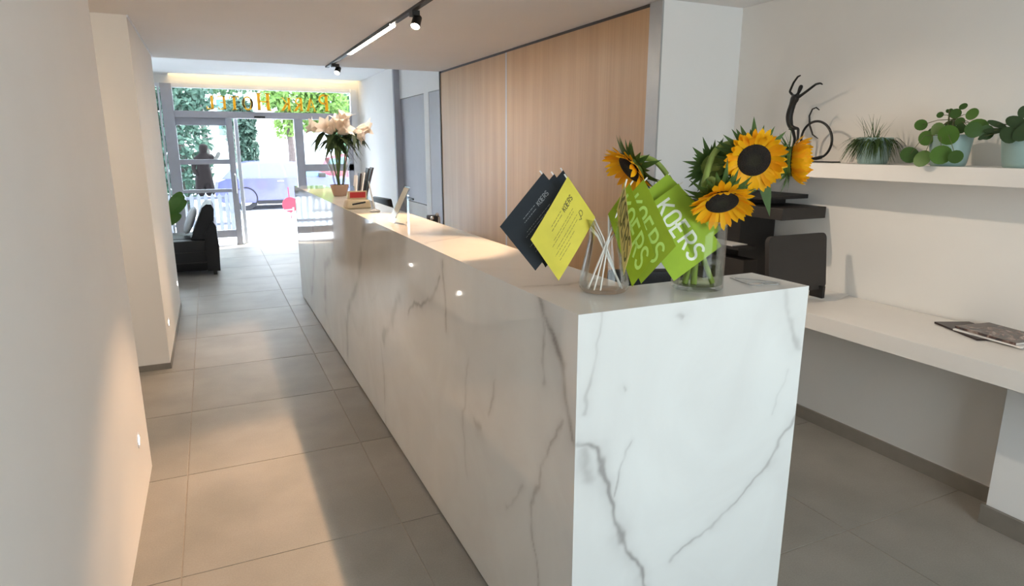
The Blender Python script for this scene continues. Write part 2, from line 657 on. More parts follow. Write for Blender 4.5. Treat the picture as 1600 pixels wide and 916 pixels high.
def thing(name, loc, label, cat, group=None):
    o = bpy.data.objects.new(name, None)
    o.empty_display_size = 0.05
    COL.objects.link(o)
    o.location = loc
    WPOS[o] = V(loc)
    return tag(o, label, cat, group)


def struct(name, mb, m, label, smooth=False):
    o = mb.build(name, m, smooth=smooth)
    return tag(o, label, None, None, 'structure')


def box(*a, **k):
    return MB().box(*a, **k)


# ------------------------------------------------------------------ the room
# floor: grout bed with single tiles
fl = struct('floor', box(-2.8, 3.1, -1.9, 11.25, -0.12, -0.0025), M['grout'], 'floor of large grey-beige square porcelain tiles with thin joints')
TS = 0.8245
tx0, ty0 = -0.236 - 3 * TS, 2.362 - 5 * TS
tile_me = {}


def tile_mesh(w, d):
    key = (round(w, 3), round(d, 3))
    if key not in tile_me:
        g = 0.0026
        o = box(g, w - g, g, d - g, -0.02, 0.0, bev=0.0012).build('tile', M['tile'])
        me = o.data
        bpy.data.objects.remove(o)
        tile_me[key] = me
    return tile_me[key]


for i in range(7):
    for j in range(16):
        x, y = tx0 + i * TS, ty0 + j * TS
        if y > 11.2 or (x + TS < -0.45 and y > 5.2 and y + TS < 6.8) or (x + TS < -0.5 and y + TS < 3.2):
            continue
        w = min(TS, 3.08 - x)
        d = min(TS, 11.24 - y)
        if w < 0.03 or d < 0.03:
            continue
        t = bpy.data.objects.new('tile', tile_mesh(w, d))
        COL.objects.link(t)
        t.parent = fl
        t.location = (x, y, 0)

# ceilings
struct('ceiling', box(-2.8, 3.2, -1.9, 7.1, 2.35, 2.9), M['ceiling'], 'smooth off-white reception ceiling with the black lighting track')
lc = MB()
lc.box(-2.8, 2.6, 7.1, 10.86, 2.575, 2.69)
lc.box(-2.8, -0.43, 10.86, 11.25, 2.575, 2.69)
struct('ceiling_2', lc, M['ceiling_white'], 'raised white lobby ceiling stopping short of the entrance glass')
struct('ceiling_3', box(-2.8, 2.6, 7.1, 11.4, 2.80, 2.9), M['ceiling_white'], 'top of the light cove above the entrance')

# left walls
struct('wall_left', box(-2.8, -0.398, -1.9, 3.362, 0, 2.35), M['wall'], 'plain off-white wall nearest the camera on the left')
struct('wall_left.001', box(-2.8, -0.387, 4.93, 6.9, 0, 2.349), M['wall_warm'], 'off-white wall block beyond the left recess')
struct('wall_recess', box(-2.8, -1.9, 3.362, 4.93, 0, 2.349), M['wall_warm'], 'end wall of the recess on the left')
struct('wall_lobby', box(-2.8, -2.3, 6.9, 11.25, 0, 2.575), M['wall_white'], 'left wall of the lobby')
struct('trim_1', box(-0.389, -0.379, 4.93, 6.9, 2.336, 2.3495), M['frame_white'], 'thin white strip along the top of the left wall block')
struct('baseboard_left', box(-1.9, -0.3855, 4.921, 4.93, 0, 0.042), M['skirt'], 'grey tile skirting below the warm lit wall end')
struct('baseboard_left.001', box(-0.387, -0.381, 4.921, 6.9, 0, 0.042), M['skirt'], 'grey tile skirting along the left wall block')

# right walls
struct('wall_right', box(2.99, 3.2, -1.9, 3.14, 0, 2.349), M['wall_warm'], 'cream wall behind the white shelf and long worktop')
struct('wall_return', box(2.40, 3.2, 3.14, 3.25, 0, 2.349), M['wall_white'], 'white side wall between the oak doors and the shelf niche')
struct('trim_2', box(2.392, 2.404, 3.137, 3.252, 0, 2.348), M['alu'], 'grey metal corner profile beside the oak doors')
struct('baseboard_right', box(2.98, 2.99, -1.9, 3.14, 0, 0.072), M['skirt'], 'dark grey tile skirting under the worktop')
struct('wall_right.001', box(2.46, 3.2, 3.25, 7.08, 0, 2.349), M['dark_gap'], 'dark backing behind the oak sliding doors')
struct('trim_3', box(2.41, 2.46, 3.25, 7.08, 2.325, 2.3495), M['dark_gap'], 'dark strip painted as the shade in the gap above the oak doors')  # shade of the gap below the ceiling put into a dark strip
struct('door_1', box(2.402, 2.44, 3.252, 5.272, 0.01, 2.328, bev=0.001), M['wood'], 'wide oak sliding door nearest the shelf niche')
struct('door_2', box(2.408, 2.446, 5.305, 7.055, 0.01, 2.328, bev=0.001), M['wood'], 'narrower oak sliding door further from the camera')
struct('trim_4', box(2.404, 2.43, 5.274, 5.303, 0.0, 2.328), M['alu'], 'pale metal strip between the two oak doors')
struct('trim_5', box(2.400, 2.46, 7.057, 7.085, 0, 2.349), M['dark_gap'], 'dark frame at the far edge of the oak doors')
w3 = MB()
w3.box(2.47, 3.2, 7.085, 11.25, 0, 2.8)
w3.box(2.42, 2.47, 7.085, 8.84, 2.165, 2.8)
w3.box(2.42, 2.47, 7.545, 7.73, 0, 2.165)
w3.box(2.42, 2.47, 7.085, 7.10, 0, 2.165)
struct('wall_right.002', w3, M['wall_white'], 'white wall above and between the grey cupboard doors')
struct('wall_right.003', box(2.345, 2.47, 8.86, 11.1, 0.0, 2.8), M['wall_white'], 'bright white wall panel beside the entrance window')
struct('trim_6', box(2.34, 2.47, 8.80, 8.86, 0, 2.8), M['grey_door'], 'grey upright edge of the white wall panel')
struct('door_3', box(2.424, 2.462, 7.102, 7.543, 0.01, 2.16), M['grey_door'], 'narrow grey door beside the oak door')
# tall grey cupboard beyond
tc_ = thing('tall_cupboard', (2.44, 8.26, 0), 'tall grey flush cupboard beside the white wall panel', 'cupboard')
box(2.43, 2.468, 7.735, 8.795, 0.825, 2.16).build('door', M['grey_door'], tc_)
d2 = box(2.43, 2.468, 7.735, 8.795, 0.01, 0.815).build('door', M['grey_door2'], tc_)
box(2.414, 2.43, 8.33, 8.56, 0.842, 0.862).build('handle', M['black'], tc_)

# rear wall with a window, behind the camera
rw = MB()
rw.box(-2.8, 0.1, -1.9, -1.7, 0, 2.35)
rw.box(2.2, 3.2, -1.9, -1.7, 0, 2.35)
rw.box(0.1, 2.2, -1.9, -1.7, 0, 0.75)
rw.box(0.1, 2.2, -1.9, -1.7, 2.15, 2.35)
struct('wall_rear', rw, M['wall'], 'wall behind the camera with a wide window')
wr = thing('window_1', (1.35, -1.8, 0.7), 'wide window in the wall behind the camera', None)
wr['kind'] = 'structure'
fr = MB()
fr.box(0.1, 2.2, -1.83, -1.77, 0.75, 0.79)
fr.box(0.1, 2.2, -1.83, -1.77, 2.11, 2.15)
for x in (0.1, 1.13, 2.16):
    fr.box(x, x + 0.04, -1.83, -1.77, 0.79, 2.11)
fr.build('window_frame', M['frame_white'], wr)
for x0, x1 in ((0.14, 1.13), (1.17, 2.16)):
    box(x0, x1, -1.803, -1.797, 0.79, 2.11).build('pane', M['pane'], wr)

# entrance front (y = 11.1)
FY = 11.1
fw = MB()
fw.box(-2.8, 2.6, FY, FY + 0.15, 2.455, 2.8)
fw.box(2.31, 2.6, FY, FY + 0.15, 0, 2.455)
fw.box(-2.8, -1.9, FY, FY + 0.15, 0, 2.455)
struct('wall_front', fw, M['wall_white'], 'white wall band above the entrance glass')
win = thing('window_2', (0.9, FY, 0), 'glazed entrance front with transom and gold lettering', None)
win['kind'] = 'structure'


def bar(x0, x1, z0, z1, m='frame', y0=0.0, y1=0.07, name='frame_bar', parent=win):
    return box(x0, x1, FY + y0, FY + y1, z0, z1, bev=0.004).build(name, M[m], parent)


bar(-0.56, -0.405, 0, 2.455, 'frame', -0.03, 0.09, 'post')          # left post
bar(-0.405, 2.215, 2.40, 2.455, 'frame_white', 0, 0.08)              # head
bar(-0.405, 2.215, 1.965, 2.065, 'frame', -0.05, 0.09, 'transom_bar')
bar(2.215, 2.31, 0, 2.455, 'frame_white', -0.02, 0.09, 'post')
bar(1.29, 1.425, 0, 1.965, 'frame', -0.03, 0.07, 'post')
bar(-1.9, -0.56, 2.40, 2.455, 'frame_white')
bar(-0.60, -0.575, 0, 2.40, 'frame_white', 0.0, 0.05)
box(-0.405, 2.215, FY + 0.03, FY + 0.038, 2.065, 2.40).build('pane', M['pane'], win)
box(-1.9, -0.56, FY + 0.03, FY + 0.038, 0.0, 2.40).build('pane', M['pane'], win)
# fixed side light on the right
bar(1.425, 2.215, 1.14, 1.255, 'frame', 0.0, 0.06, 'rail')
bar(1.425, 2.215, 0.0, 0.10, 'frame', 0.0, 0.06, 'rail')
bar(2.13, 2.215, 0.10, 1.965, 'frame', 0.0, 0.06, 'stile')
box(1.425, 2.13, FY + 0.03, FY + 0.038, 1.255, 1.965).build('pane', M['pane'], win)
box(1.425, 2.13, FY + 0.03, FY + 0.038, 0.10, 1.14).build('pane', M['pane'], win)
# fixed side light on the left (behind the sliding leaf)
bar(-0.405, 0.30, 1.855, 1.965, 'frame', 0.02, 0.08, 'rail')
bar(-0.405, 0.30, 1.27, 1.345, 'frame', 0.02, 0.08, 'rail')
bar(-0.405, 0.30, 0.835, 0.885, 'frame', 0.02, 0.08, 'rail')
bar(-0.405, 0.30, 0.12, 0.235, 'frame', 0.02, 0.08, 'rail')
for z0, z1 in ((1.345, 1.855), (0.885, 1.27), (0.235, 0.835)):
    box(-0.405, 0.30, FY + 0.045, FY + 0.053, z0, z1).build('pane', M['pane'], win)
# sliding door leaf, slid open to the left: only its leading stiles show
dr = thing('door_4', (0.37, FY - 0.03, 0), 'sliding glass entrance door standing open', None)
dr['kind'] = 'structure'
box(0.285, 0.375, FY - 0.045, FY + 0.01, 0.0, 1.962, bev=0.004).build('stile', M['frame'], dr)
box(0.405, 0.46, FY + 0.09, FY + 0.14, 0.0, 1.962, bev=0.004).build('stile', M['frame_white'], dr)
box(0.375, 0.405, FY - 0.02, FY + 0.10, 0.0, 1.962).build('pane', M['pane'], dr)
hd = MB()
hd.tube([(0.345, FY - 0.045, 0.82), (0.345, FY - 0.085, 0.84), (0.345, FY - 0.085, 1.10), (0.345, FY - 0.045, 1.12)], 0.012, 8)
hd.build('handle', M['alu'], dr, True)
sn = thing('door_sensor', (0.78, FY - 0.05, 1.93), 'small dark motion sensor on the bar above the open entrance', 'sensor')
box(0.70, 0.86, FY - 0.10, FY - 0.05, 1.97, 2.0, bev=0.008).build('housing', M['lamp_black'], sn)
MB().sphere((0.78, FY - 0.098, 1.98), 0.014, 10).build('lens', M['black'], sn, True)

# cove light behind the lip of the lobby ceiling
cv = thing('cove_light', (0.95, 10.9, 2.69), 'warm strip of light in the cove above the entrance glass', 'light')
box(-0.42, 2.34, 10.865, 10.89, 2.70, 2.715).build('led_strip', M['cove'], cv)
box(-0.42, 2.34, 10.86, 10.895, 2.69, 2.70).build('profile', M['alu'], cv)


# ------------------------------------------------------------------ lettering from strokes
def ribbon(mb, pts, w, plane, lift=0.0):
    """flat stroke with width w along 2-D pts; plane(u, v, h) -> 3-D"""
    P = [V((p[0], p[1])) for p in pts]
    n = len(P)
    closed = (P[0] - P[-1]).length < 1e-6 and n > 2
    Lp, Rp = [], []
    for i in range(n):
        if closed:
            a, b = P[(i - 1) % (n - 1)], P[(i + 1) % (n - 1)] if i < n - 1 else P[1]
        else:
            a, b = P[max(i - 1, 0)], P[min(i + 1, n - 1)]
        d1 = (P[i] - a)
        d2 = (b - P[i])
        d1 = d1.normalized() if d1.length > 1e-9 else d2.normalized()
        d2 = d2.normalized() if d2.length > 1e-9 else d1
        t = (d1 + d2).normalized() if (d1 + d2).length > 1e-6 else d1
        nn = V((-t.y, t.x))
        k = 1 / max(0.5, abs(nn.dot(V((-d1.y, d1.x)))))
        Lp.append(P[i] + nn * w / 2 * k)
        Rp.append(P[i] - nn * w / 2 * k)
    vs_ = [plane(p.x, p.y, lift) for p in Lp] + [plane(p.x, p.y, lift) for p in Rp]
    fs_ = [(i, i + 1, n + i + 1, n + i) for i in range(n - 1)]
    mb.add(vs_, fs_)


def arc(cx, cy, rx, ry, a0, a1, n=10):
    return [(cx + rx * math.cos(math.radians(a0 + (a1 - a0) * i / n)), cy + ry * math.sin(math.radians(a0 + (a1 - a0) * i / n))) for i in range(n + 1)]


# sans capitals on a 0.55 x 1 cell
SANS = {
    'K': [[(0, 0), (0, 1)], [(0.5, 1), (0.03, 0.45)], [(0.14, 0.58), (0.52, 0)]],
    'O': [arc(0.25, 0.75, 0.25, 0.25, 0, 180, 8) + arc(0.25, 0.25, 0.25, 0.25, 180, 360, 8) + [(0.5, 0.75)]],
    'E': [[(0.46, 1), (0, 1), (0, 0), (0.46, 0)], [(-0.22, 0.5), (0.4, 0.5)]],
    'R': [[(0, 0), (0, 1), (0.26, 1)] + arc(0.26, 0.74, 0.24, 0.26, 90, -90, 8)[1:] + [(0, 0.48)], [(0.24, 0.48), (0.5, 0)]],
    'S': [arc(0.26, 0.76, 0.24, 0.24, 20, 270, 10) + arc(0.26, 0.25, 0.24, 0.25, 90, -160, 10)],
}


def koers(mb, plane, u0, v0, h, w, lift):
    """word KOERS with u along the line and v up, height h"""
    u = u0
    for ch in 'KOERS':
        for st in SANS[ch]:
            ribbon(mb, [(u + p[0] * h, v0 + p[1] * h) for p in st], w, plane, lift)
        u += 0.72 * h
    return u


SERIF_W = {'P': 0.62, 'A': 0.74, 'R': 0.7, 'K': 0.74, 'H': 0.8, 'O': 0.76, 'T': 0.66, 'E': 0.62, 'L': 0.58}


def serif_letter(ch, h):
    """strokes as (points, width) of a roman capital of height h"""
    T, t = 0.17 * h, 0.075 * h
    W = SERIF_W[ch] * h
    s = []
    foot = lambda x, y, w=0.30: s.append(([(x - w * h / 2, y), (x + w * h / 2, y)], 0.05 * h))
    if ch == 'P':
        s += [([(0.16 * h, 0), (0.16 * h, h)], T), ([(0.16 * h, h - t / 2)] + [(0.3 * h + p[0], p[1]) for p in arc(0, 0.73 * h, 0.25 * h, 0.25 * h, 90, -90, 10)] + [(0.16 * h, 0.48 * h)], t * 1.4)]
        foot(0.16 * h, 0.02 * h); foot(0.12 * h, 0.98 * h, 0.24)
    elif ch == 'R':
        s += [([(0.16 * h, 0), (0.16 * h, h)], T), ([(0.16 * h, h - t / 2)] + [(0.3 * h + p[0], p[1]) for p in arc(0, 0.75 * h, 0.23 * h, 0.23 * h, 90, -90, 10)] + [(0.16 * h, 0.5 * h)], t * 1.4),
              ([(0.3 * h, 0.5 * h), (0.62 * h, 0)], T)]
        foot(0.16 * h, 0.02 * h); foot(0.62 * h, 0.02 * h, 0.2)
    elif ch == 'A':
        s += [([(0.08 * h, 0), (0.36 * h, h)], t), ([(0.36 * h, h), (0.64 * h, 0)], T), ([(0.2 * h, 0.35 * h), (0.52 * h, 0.35 * h)], t)]
        foot(0.08 * h, 0.02 * h, 0.22); foot(0.64 * h, 0.02 * h, 0.26)
    elif ch == 'K':
        s += [([(0.16 * h, 0), (0.16 * h, h)], T), ([(0.6 * h, h), (0.2 * h, 0.42 * h)], t), ([(0.3 * h, 0.56 * h), (0.64 * h, 0)], T)]
        foot(0.16 * h, 0.02 * h); foot(0.16 * h, 0.98 * h); foot(0.64 * h, 0.02 * h, 0.22); foot(0.6 * h, 0.98 * h, 0.22)
    elif ch == 'H':
        s += [([(0.16 * h, 0), (0.16 * h, h)], T), ([(0.64 * h, 0), (0.64 * h, h)], T), ([(0.16 * h, 0.5 * h), (0.64 * h, 0.5 * h)], t)]
        for x in (0.16, 0.64):
            foot(x * h, 0.02 * h); foot(x * h, 0.98 * h)
    elif ch == 'O':
        s += [(arc(0.38 * h, 0.5 * h, 0.31 * h, 0.46 * h, 0, 360, 24), t * 1.5), (arc(0.38 * h, 0.5 * h, 0.30 * h, 0.4 * h, -50, 50, 10), T), (arc(0.38 * h, 0.5 * h, 0.30 * h, 0.4 * h, 130, 230, 10), T)]
    elif ch == 'T':
        s += [([(0.33 * h, 0), (0.33 * h, h)], T), ([(0.04 * h, h - t / 2), (0.62 * h, h - t / 2)], t), ([(0.05 * h, h), (0.05 * h, 0.78 * h)], t), ([(0.61 * h, h), (0.61 * h, 0.78 * h)], t)]
        foot(0.33 * h, 0.02 * h)
    elif ch == 'E':
        s += [([(0.16 * h, 0), (0.16 * h, h)], T), ([(0.06 * h, h - t / 2), (0.54 * h, h - t / 2)], t), ([(0.16 * h, 0.52 * h), (0.44 * h, 0.52 * h)], t), ([(0.06 * h, t / 2), (0.56 * h, t / 2)], t),
              ([(0.53 * h, h), (0.53 * h, 0.8 * h)], t * 0.8), ([(0.55 * h, 0), (0.55 * h, 0.2 * h)], t * 0.8)]
    elif ch == 'L':
        s += [([(0.16 * h, 0), (0.16 * h, h)], T), ([(0.06 * h, t / 2), (0.52 * h, t / 2)], t), ([(0.51 * h, 0), (0.51 * h, 0.24 * h)], t * 0.8)]
        foot(0.16 * h, 0.98 * h)
    return s


# the hotel's name on the transom, read from the street, so mirrored from here
sg = thing('gold_lettering', (0.9, FY + 0.039, 2.08), 'gold capital letters across the entrance transom glass, seen mirrored', 'sign')
lw_ = 1.90
word = [('P', 0.265), ('A', 0.205), ('R', 0.205), ('K', 0.205), (' ', 0.1), ('H', 0.265), ('O', 0.205), ('T', 0.205), ('E', 0.205), ('L', 0.205)]
tot = sum((SERIF_W[c] * h + 0.035) if c != ' ' else h for c, h in word)
kx = 1.88 / tot
u = 0.0
for c, h in word:
    if c == ' ':
        u += h * kx
        continue
    mb = MB()
    for pts, wd in serif_letter(c, h):
        x_at = lambda q, uu=u: 1.875 - (uu + q * kx)
        ribbon(mb, pts, wd, lambda a, b, l, f=x_at: (f(a), FY + 0.0395, 2.095 + b))
        ribbon(mb, pts, wd, lambda a, b, l, f=x_at: (f(a), FY + 0.0425, 2.095 + b))
    mb.build('letter', M['gold'], sg)
    u += (SERIF_W[c] * h + 0.035) * kx

# ------------------------------------------------------------------ reception desk, veined marble
_k = rng.normal(size=(40, 2))


def wobble(p, seed, amp, fr):
    r = np.random.default_rng(seed)
    out = np.zeros((len(p), 2))
    for o in range(5):
        f = fr * 1.9 ** o
        a = amp / 1.7 ** o
        for ax in range(2):
            for _ in range(3):
                d = r.normal(size=2)
                d /= np.linalg.norm(d)
                out[:, ax] += a / 1.7 * np.sin((p @ d) * f + r.uniform(0, 6.28))
    return out


def field(p, seed, fr):
    r = np.random.default_rng(seed)
    s = np.zeros(len(p))
    t = 0
    for o in range(5):
        for _ in range(4):
            d = r.normal(size=2)
            d /= np.linalg.norm(d)
            s += np.sin((p @ d) * fr * 2 ** o * r.uniform(0.7, 1.4) + r.uniform(0, 6.28)) / 1.8 ** o
        t += 2.0 / 1.8 ** o
    return s / t


def vein_at(p, veins, seed):
    q = p + wobble(p, seed, 0.012, 14)
    out = np.zeros(len(p))
    br = np.clip(0.72 + 0.5 * field(p, seed + 1, 22), 0.12, 1)
    for pts, w, st in veins:
        best = np.full(len(p), 9.0)
        pa = np.array(pts, float)
        for a, b in zip(pa[:-1], pa[1:]):
            ab = b - a
            t = np.clip(((q - a) @ ab) / (ab @ ab), 0, 1)
            dd = np.linalg.norm(q - (a + t[:, None] * ab), axis=1)
            best = np.minimum(best, dd)
        core = np.exp(-(best / w) ** 2)
        halo = 0.28 * np.exp(-(best / (w * 4.5)) ** 2)
        out = np.maximum(out, st * np.clip(core * br + halo * br, 0, 1))
    cl = field(p, seed + 2, 3.2)
    out = np.maximum(out, 0.05 * np.clip(cl - 0.25, 0, 1) / 0.75)
    rid = 1 - np.abs(field(p + wobble(p, seed + 5, 0.03, 6), seed + 3, 2.2))
    out = np.maximum(out, 0.12 * np.clip((rid - 0.975) / 0.025, 0, 1) * np.clip(field(p, seed + 4, 2.6) * 1.6, 0, 1))
    return np.clip(out, 0, 1)


def slab(name, parent, o3, eu, ev, su, sv, th, cell, veins, seed, uoff=0.0, voff=0.0):
    """marble slab: fine grid face carrying the vein colour, plus back and edges"""
    o3, eu, ev = V(o3), V(eu), V(ev)
    nrm = eu.cross(ev)
    nu, nv = max(2, int(su / cell)), max(2, int(sv / cell))
    uu, vv = np.meshgrid(np.linspace(0, su, nu + 1), np.linspace(0, sv, nv + 1), indexing='ij')
    uv = np.stack([uu.ravel(), vv.ravel()], 1)
    base = np.array(o3 - WPOS[parent])
    co = base + uv[:, :1] * np.array(eu) + uv[:, 1:] * np.array(ev)
    i, j = np.meshgrid(np.arange(nu), np.arange(nv), indexing='ij')
    a = (i * (nv + 1) + j).ravel()
    quads = np.stack([a, a + nv + 1, a + nv + 2, a + 1], 1)
    n = len(co)
    cor = np.array([co[0], co[nu * (nv + 1)], co[-1], co[nv]])
    back = cor - np.array(nrm) * th + th * np.array([np.array(eu) + np.array(ev), np.array(ev) - np.array(eu), -np.array(eu) - np.array(ev), np.array(eu) - np.array(ev)])
    allv = np.concatenate([co, cor, back])
    c, b = [n, n + 1, n + 2, n + 3], [n + 4, n + 5, n + 6, n + 7]
    extra = [[b[3], b[2], b[1], b[0]]] + [[c[k], b[k], b[(k + 1) % 4], c[(k + 1) % 4]] for k in range(4)]
    faces = np.concatenate([quads, np.array(extra)])
    me = bpy.data.meshes.new(name)
    me.vertices.add(len(allv))
    me.vertices.foreach_set('co', allv.astype(np.float32).ravel())
    me.loops.add(len(faces) * 4)
    me.loops.foreach_set('vertex_index', faces.astype(np.int32).ravel())
    me.polygons.add(len(faces))
    me.polygons.foreach_set('loop_start', np.arange(len(faces), dtype=np.int32) * 4)
    me.polygons.foreach_set('loop_total', np.full(len(faces), 4, dtype=np.int32))
    me.update(calc_edges=True)
    me.validate()
    val = vein_at(uv + np.array([uoff, voff]), veins, seed)
    at = me.attributes.new('vein', 'FLOAT', 'POINT')
    at.data.foreach_set('value', np.concatenate([val, np.zeros(8)]).astype(np.float32))
    me.materials.append(M['marble'])
    o = bpy.data.objects.new(name, me)
    COL.objects.link(o)
    o.parent = parent
    WPOS[o] = WPOS[parent].copy()
    return o


DH, DX, DY0, DY1, DXR, DXB, DYB = 1.15, 0.76, 1.26, 6.9, 1.526, 1.057, 1.478
dk = thing('reception_desk', (0.9, 3.5, 0), 'long L-shaped white marble reception desk with grey veins', 'desk')
end_veins = [([(0.758, 0.825), (0.81, 0.788), (0.822, 0.714), (0.875, 0.599), (0.92, 0.52), (0.967, 0.407), (0.993, 0.336), (1.05, 0.2), (1.10, 0.05)], 0.0065, 0.78),
             ([(0.77, 0.80), (0.79, 0.71)], 0.014, 0.45),
             ([(0.928, 0.772), (0.885, 0.708), (0.874, 0.637)], 0.0035, 0.5),
             ([(1.538, 0.768), (1.466, 0.658), (1.411, 0.576), (1.269, 0.496), (1.168, 0.43), (1.09, 0.39)], 0.0042, 0.5),
             ([(1.43, 1.15), (1.462, 1.076), (1.526, 0.981)], 0.011, 0.42),
             ([(0.825, 1.15), (0.802, 1.036), (0.769, 0.908)], 0.004, 0.35),
             ([(1.494, 0.897), (1.439, 0.766)], 0.003, 0.2),
             ([(1.08, 1.128), (1.086, 1.122)], 0.005, 0.6),
             ([(0.90, 0.94), (0.905, 0.93)], 0.003, 0.5)]
slab('end_panel', dk, (DX, DY0, 0.012), (1, 0, 0), (0, 0, 1), DXR - DX, DH - 0.012, 0.012, 0.0035, end_veins, 3, DX, 0.012)
front_veins = [([(1.473, 1.16), (1.398, 1.06), (1.322, 0.99), (1.282, 0.901), (1.265, 0.805)], 0.009, 0.85),
               ([(1.453, 1.143), (1.425, 1.027), (1.43, 0.935)], 0.007, 0.5),
               ([(1.322, 0.85), (1.455, 0.68), (1.487, 0.501), (1.454, 0.276), (1.40, 0.0)], 0.005, 0.5),
               ([(2.242, 1.117), (2.215, 0.975), (2.232, 0.845)], 0.006, 0.7),
               ([(2.27, 1.038), (2.484, 0.916), (2.737, 0.8)], 0.008, 0.62),
               ([(1.954, 0.614), (1.894, 0.627)], 0.012, 0.7),
               ([(3.345, 0.473), (3.312, 0.26), (3.29, 0.02)], 0.012, 0.3),
               ([(1.977, 0.821), (2.071, 0.593), (2.02, 0.35)], 0.006, 0.28),
               ([(1.754, 0.804), (1.809, 0.673)], 0.005, 0.4),
               ([(2.892, 0.857), (3.075, 0.686), (3.262, 0.533)], 0.03, 0.36),
               ([(1.543, 0.533), (1.682, 0.391)], 0.006, 0.3),
               ([(3.6, 1.15), (3.9, 0.7), (4.3, 0.45), (4.4, 0.1)], 0.03, 0.4),
               ([(4.6, 1.15), (4.8, 0.75), (5.2, 0.6), (5.3, 0.2)], 0.04, 0.45),
               ([(5.7, 1.1), (5.75, 0.6), (6.1, 0.2)], 0.03, 0.4)]
# u runs from the far end to the near end so that the face points at the aisle
fv = [([(p[0], p[1]) for p in pts], w, s) for pts, w, s in front_veins]
fv2 = [([(DY1 - p[0], p[1]) for p in pts], w, s) for pts, w, s in fv]
slab('front_panel', dk, (DX, DY1, 0.012), (0, -1, 0), (0, 0, 1), DY1 - DY0 - 0.0, DH - 0.012, 0.0115, 0.008, fv2, 5, 0.0, 0.012)
top_veins = [([(0.78, 1.60), (0.9, 1.56), (1.05, 1.60)], 0.008, 0.5), ([(0.76, 2.5), (1.06, 2.7)], 0.006, 0.3), ([(0.76, 3.6), (1.06, 3.4)], 0.006, 0.3)]
slab('counter_top', dk, (DX, DYB, DH), (1, 0, 0), (0, 1, 0), DXB - DX, DY1 - DYB, 0.0115, 0.012, top_veins, 8, DX, DYB)
slab('counter_top', dk, (DX, DY0, DH), (1, 0, 0), (0, 1, 0), DXR - DX, DYB - DY0, 0.0115, 0.008, [([(1.40, 1.38), (1.46, 1.47)], 0.006, 0.3)], 9, DX, DY0)
slab('side_panel', dk, (DXR, DY0, 0.012), (0, 1, 0), (0, 0, 1), DYB - DY0, DH - 0.012, 0.012, 0.012, [], 12, 0, 0)
slab('side_panel', dk, (DXR, DYB, 0.012), (-1, 0, 0), (0, 0, 1), DXR - DXB, DH - 0.012, 0.012, 0.02, [], 13, 0, 0)
slab('side_panel', dk, (DXB, DYB, 0.012), (0, 1, 0), (0, 0, 1), DY1 - DYB, DH - 0.012, 0.012, 0.02, [], 14, 0, 0)
slab('side_panel', dk, (DXB, DY1, 0.012), (-1, 0, 0), (0, 0, 1), DXB - DX, DH - 0.012, 0.012, 0.02, [], 15, 0, 0)
pl = MB()
pl.box(DX + 0.012, DXB - 0.012, DYB - 0.02, DY1 - 0.014, 0, 0.03)
pl.box(DX + 0.012, DXR - 0.014, DY0 + 0.014, DYB - 0.014, 0, 0.03)
pl.build('plinth', M['dark_gap'], dk)

# ------------------------------------------------------------------ ceiling track and its lamps
TX = 1.195
tr = thing('lighting_track', (TX, 3.5, 2.33), 'black ceiling track with a glowing linear lamp segment', 'track light')
box(TX - 0.017, TX + 0.017, -0.6, 4.46, 2.332, 2.3495).build('rail', M['lamp_black'], tr)
box(TX - 0.017, TX + 0.017, 5.93, 7.095, 2.332, 2.3495).build('rail', M['lamp_black'], tr)
hs = MB()
hs.box(TX - 0.0195, TX + 0.0195, 4.46, 5.93, 2.338, 2.3495)
hs.box(TX - 0.0195, TX - 0.0178, 4.46, 5.93, 2.322, 2.338)
hs.box(TX + 0.0178, TX + 0.0195, 4.46, 5.93, 2.322, 2.338)
hs.build('lamp_housing', M['lamp_black'], tr)
box(TX - 0.0177, TX + 0.0177, 4.462, 5.928, 2.3215, 2.337).build('diffuser', M['strip'], tr)


def track_spot(y, aim, lens, label, power, ang=70, blend=0.6, col=(1.0, 0.76, 0.5), dx=0.045):
    t = thing('track_spot', (TX + dx, y, 2.24), label, 'spotlight', 'spots on the ceiling track')
    p = V((TX + dx, y, 2.276))
    d = (V(aim) - p).normalized()
    MB().box(TX - 0.014, TX + dx + 0.012, y - 0.035, y + 0.035, 2.305, 2.333).build('adapter', M['lamp_black'], t)
    MB().cyl((TX + dx, y, 2.318), tuple(p), 0.006, 8).build('stem', M['lamp_black'], t, True)
    MB().lathe([(0.0, -0.036), (0.024, -0.036), (0.027, -0.032), (0.029, 0.040), (0.0265, 0.040), (0.026, 0.026), (0.0, 0.026)], p, 24, d).build('head', M['lamp_black'], t, True)
    MB().lathe([(0.0, 0.038), (0.016, 0.037), (0.0258, 0.035)], p, 24, d).build('lens', lens, t, True)
    ld = bpy.data.lights.new('spot_light', 'SPOT')
    ld.energy = power
    ld.spot_size = math.radians(ang)
    ld.spot_blend = blend
    ld.shadow_soft_size = 0.012
    ld.color = col
    lo = bpy.data.objects.new('spot_light', ld)
    COL.objects.link(lo)
    lo.location = p + d * 0.055
    lo.rotation_euler = d.to_track_quat('-Z', 'Y').to_euler()
    return t


WARM, SOFT = (1.0, 0.63, 0.35), (1.0, 0.83, 0.64)
track_spot(3.98, (0.18, 2.75, 0.0), M['lens'], 'bright glaring spot on the ceiling track, near the linear lamp', 115, 47, 0.5, WARM, dx=0.02)
track_spot(6.76, (0.12, 4.9, 0.0), M['lens_dim'], 'small black spot at the far end of the ceiling track', 80, 46, 0.6, WARM)
track_spot(2.65, (2.99, 1.9, 0.8), M['lens'], 'spot on the track turned to the shelf wall', 28, 66, 1.0, SOFT)
track_spot(2.2, (0.28, 2.6, 0.0), M['lens'], 'spot on the track turned to the aisle floor', 55, 38, 0.5, WARM, dx=0.02)

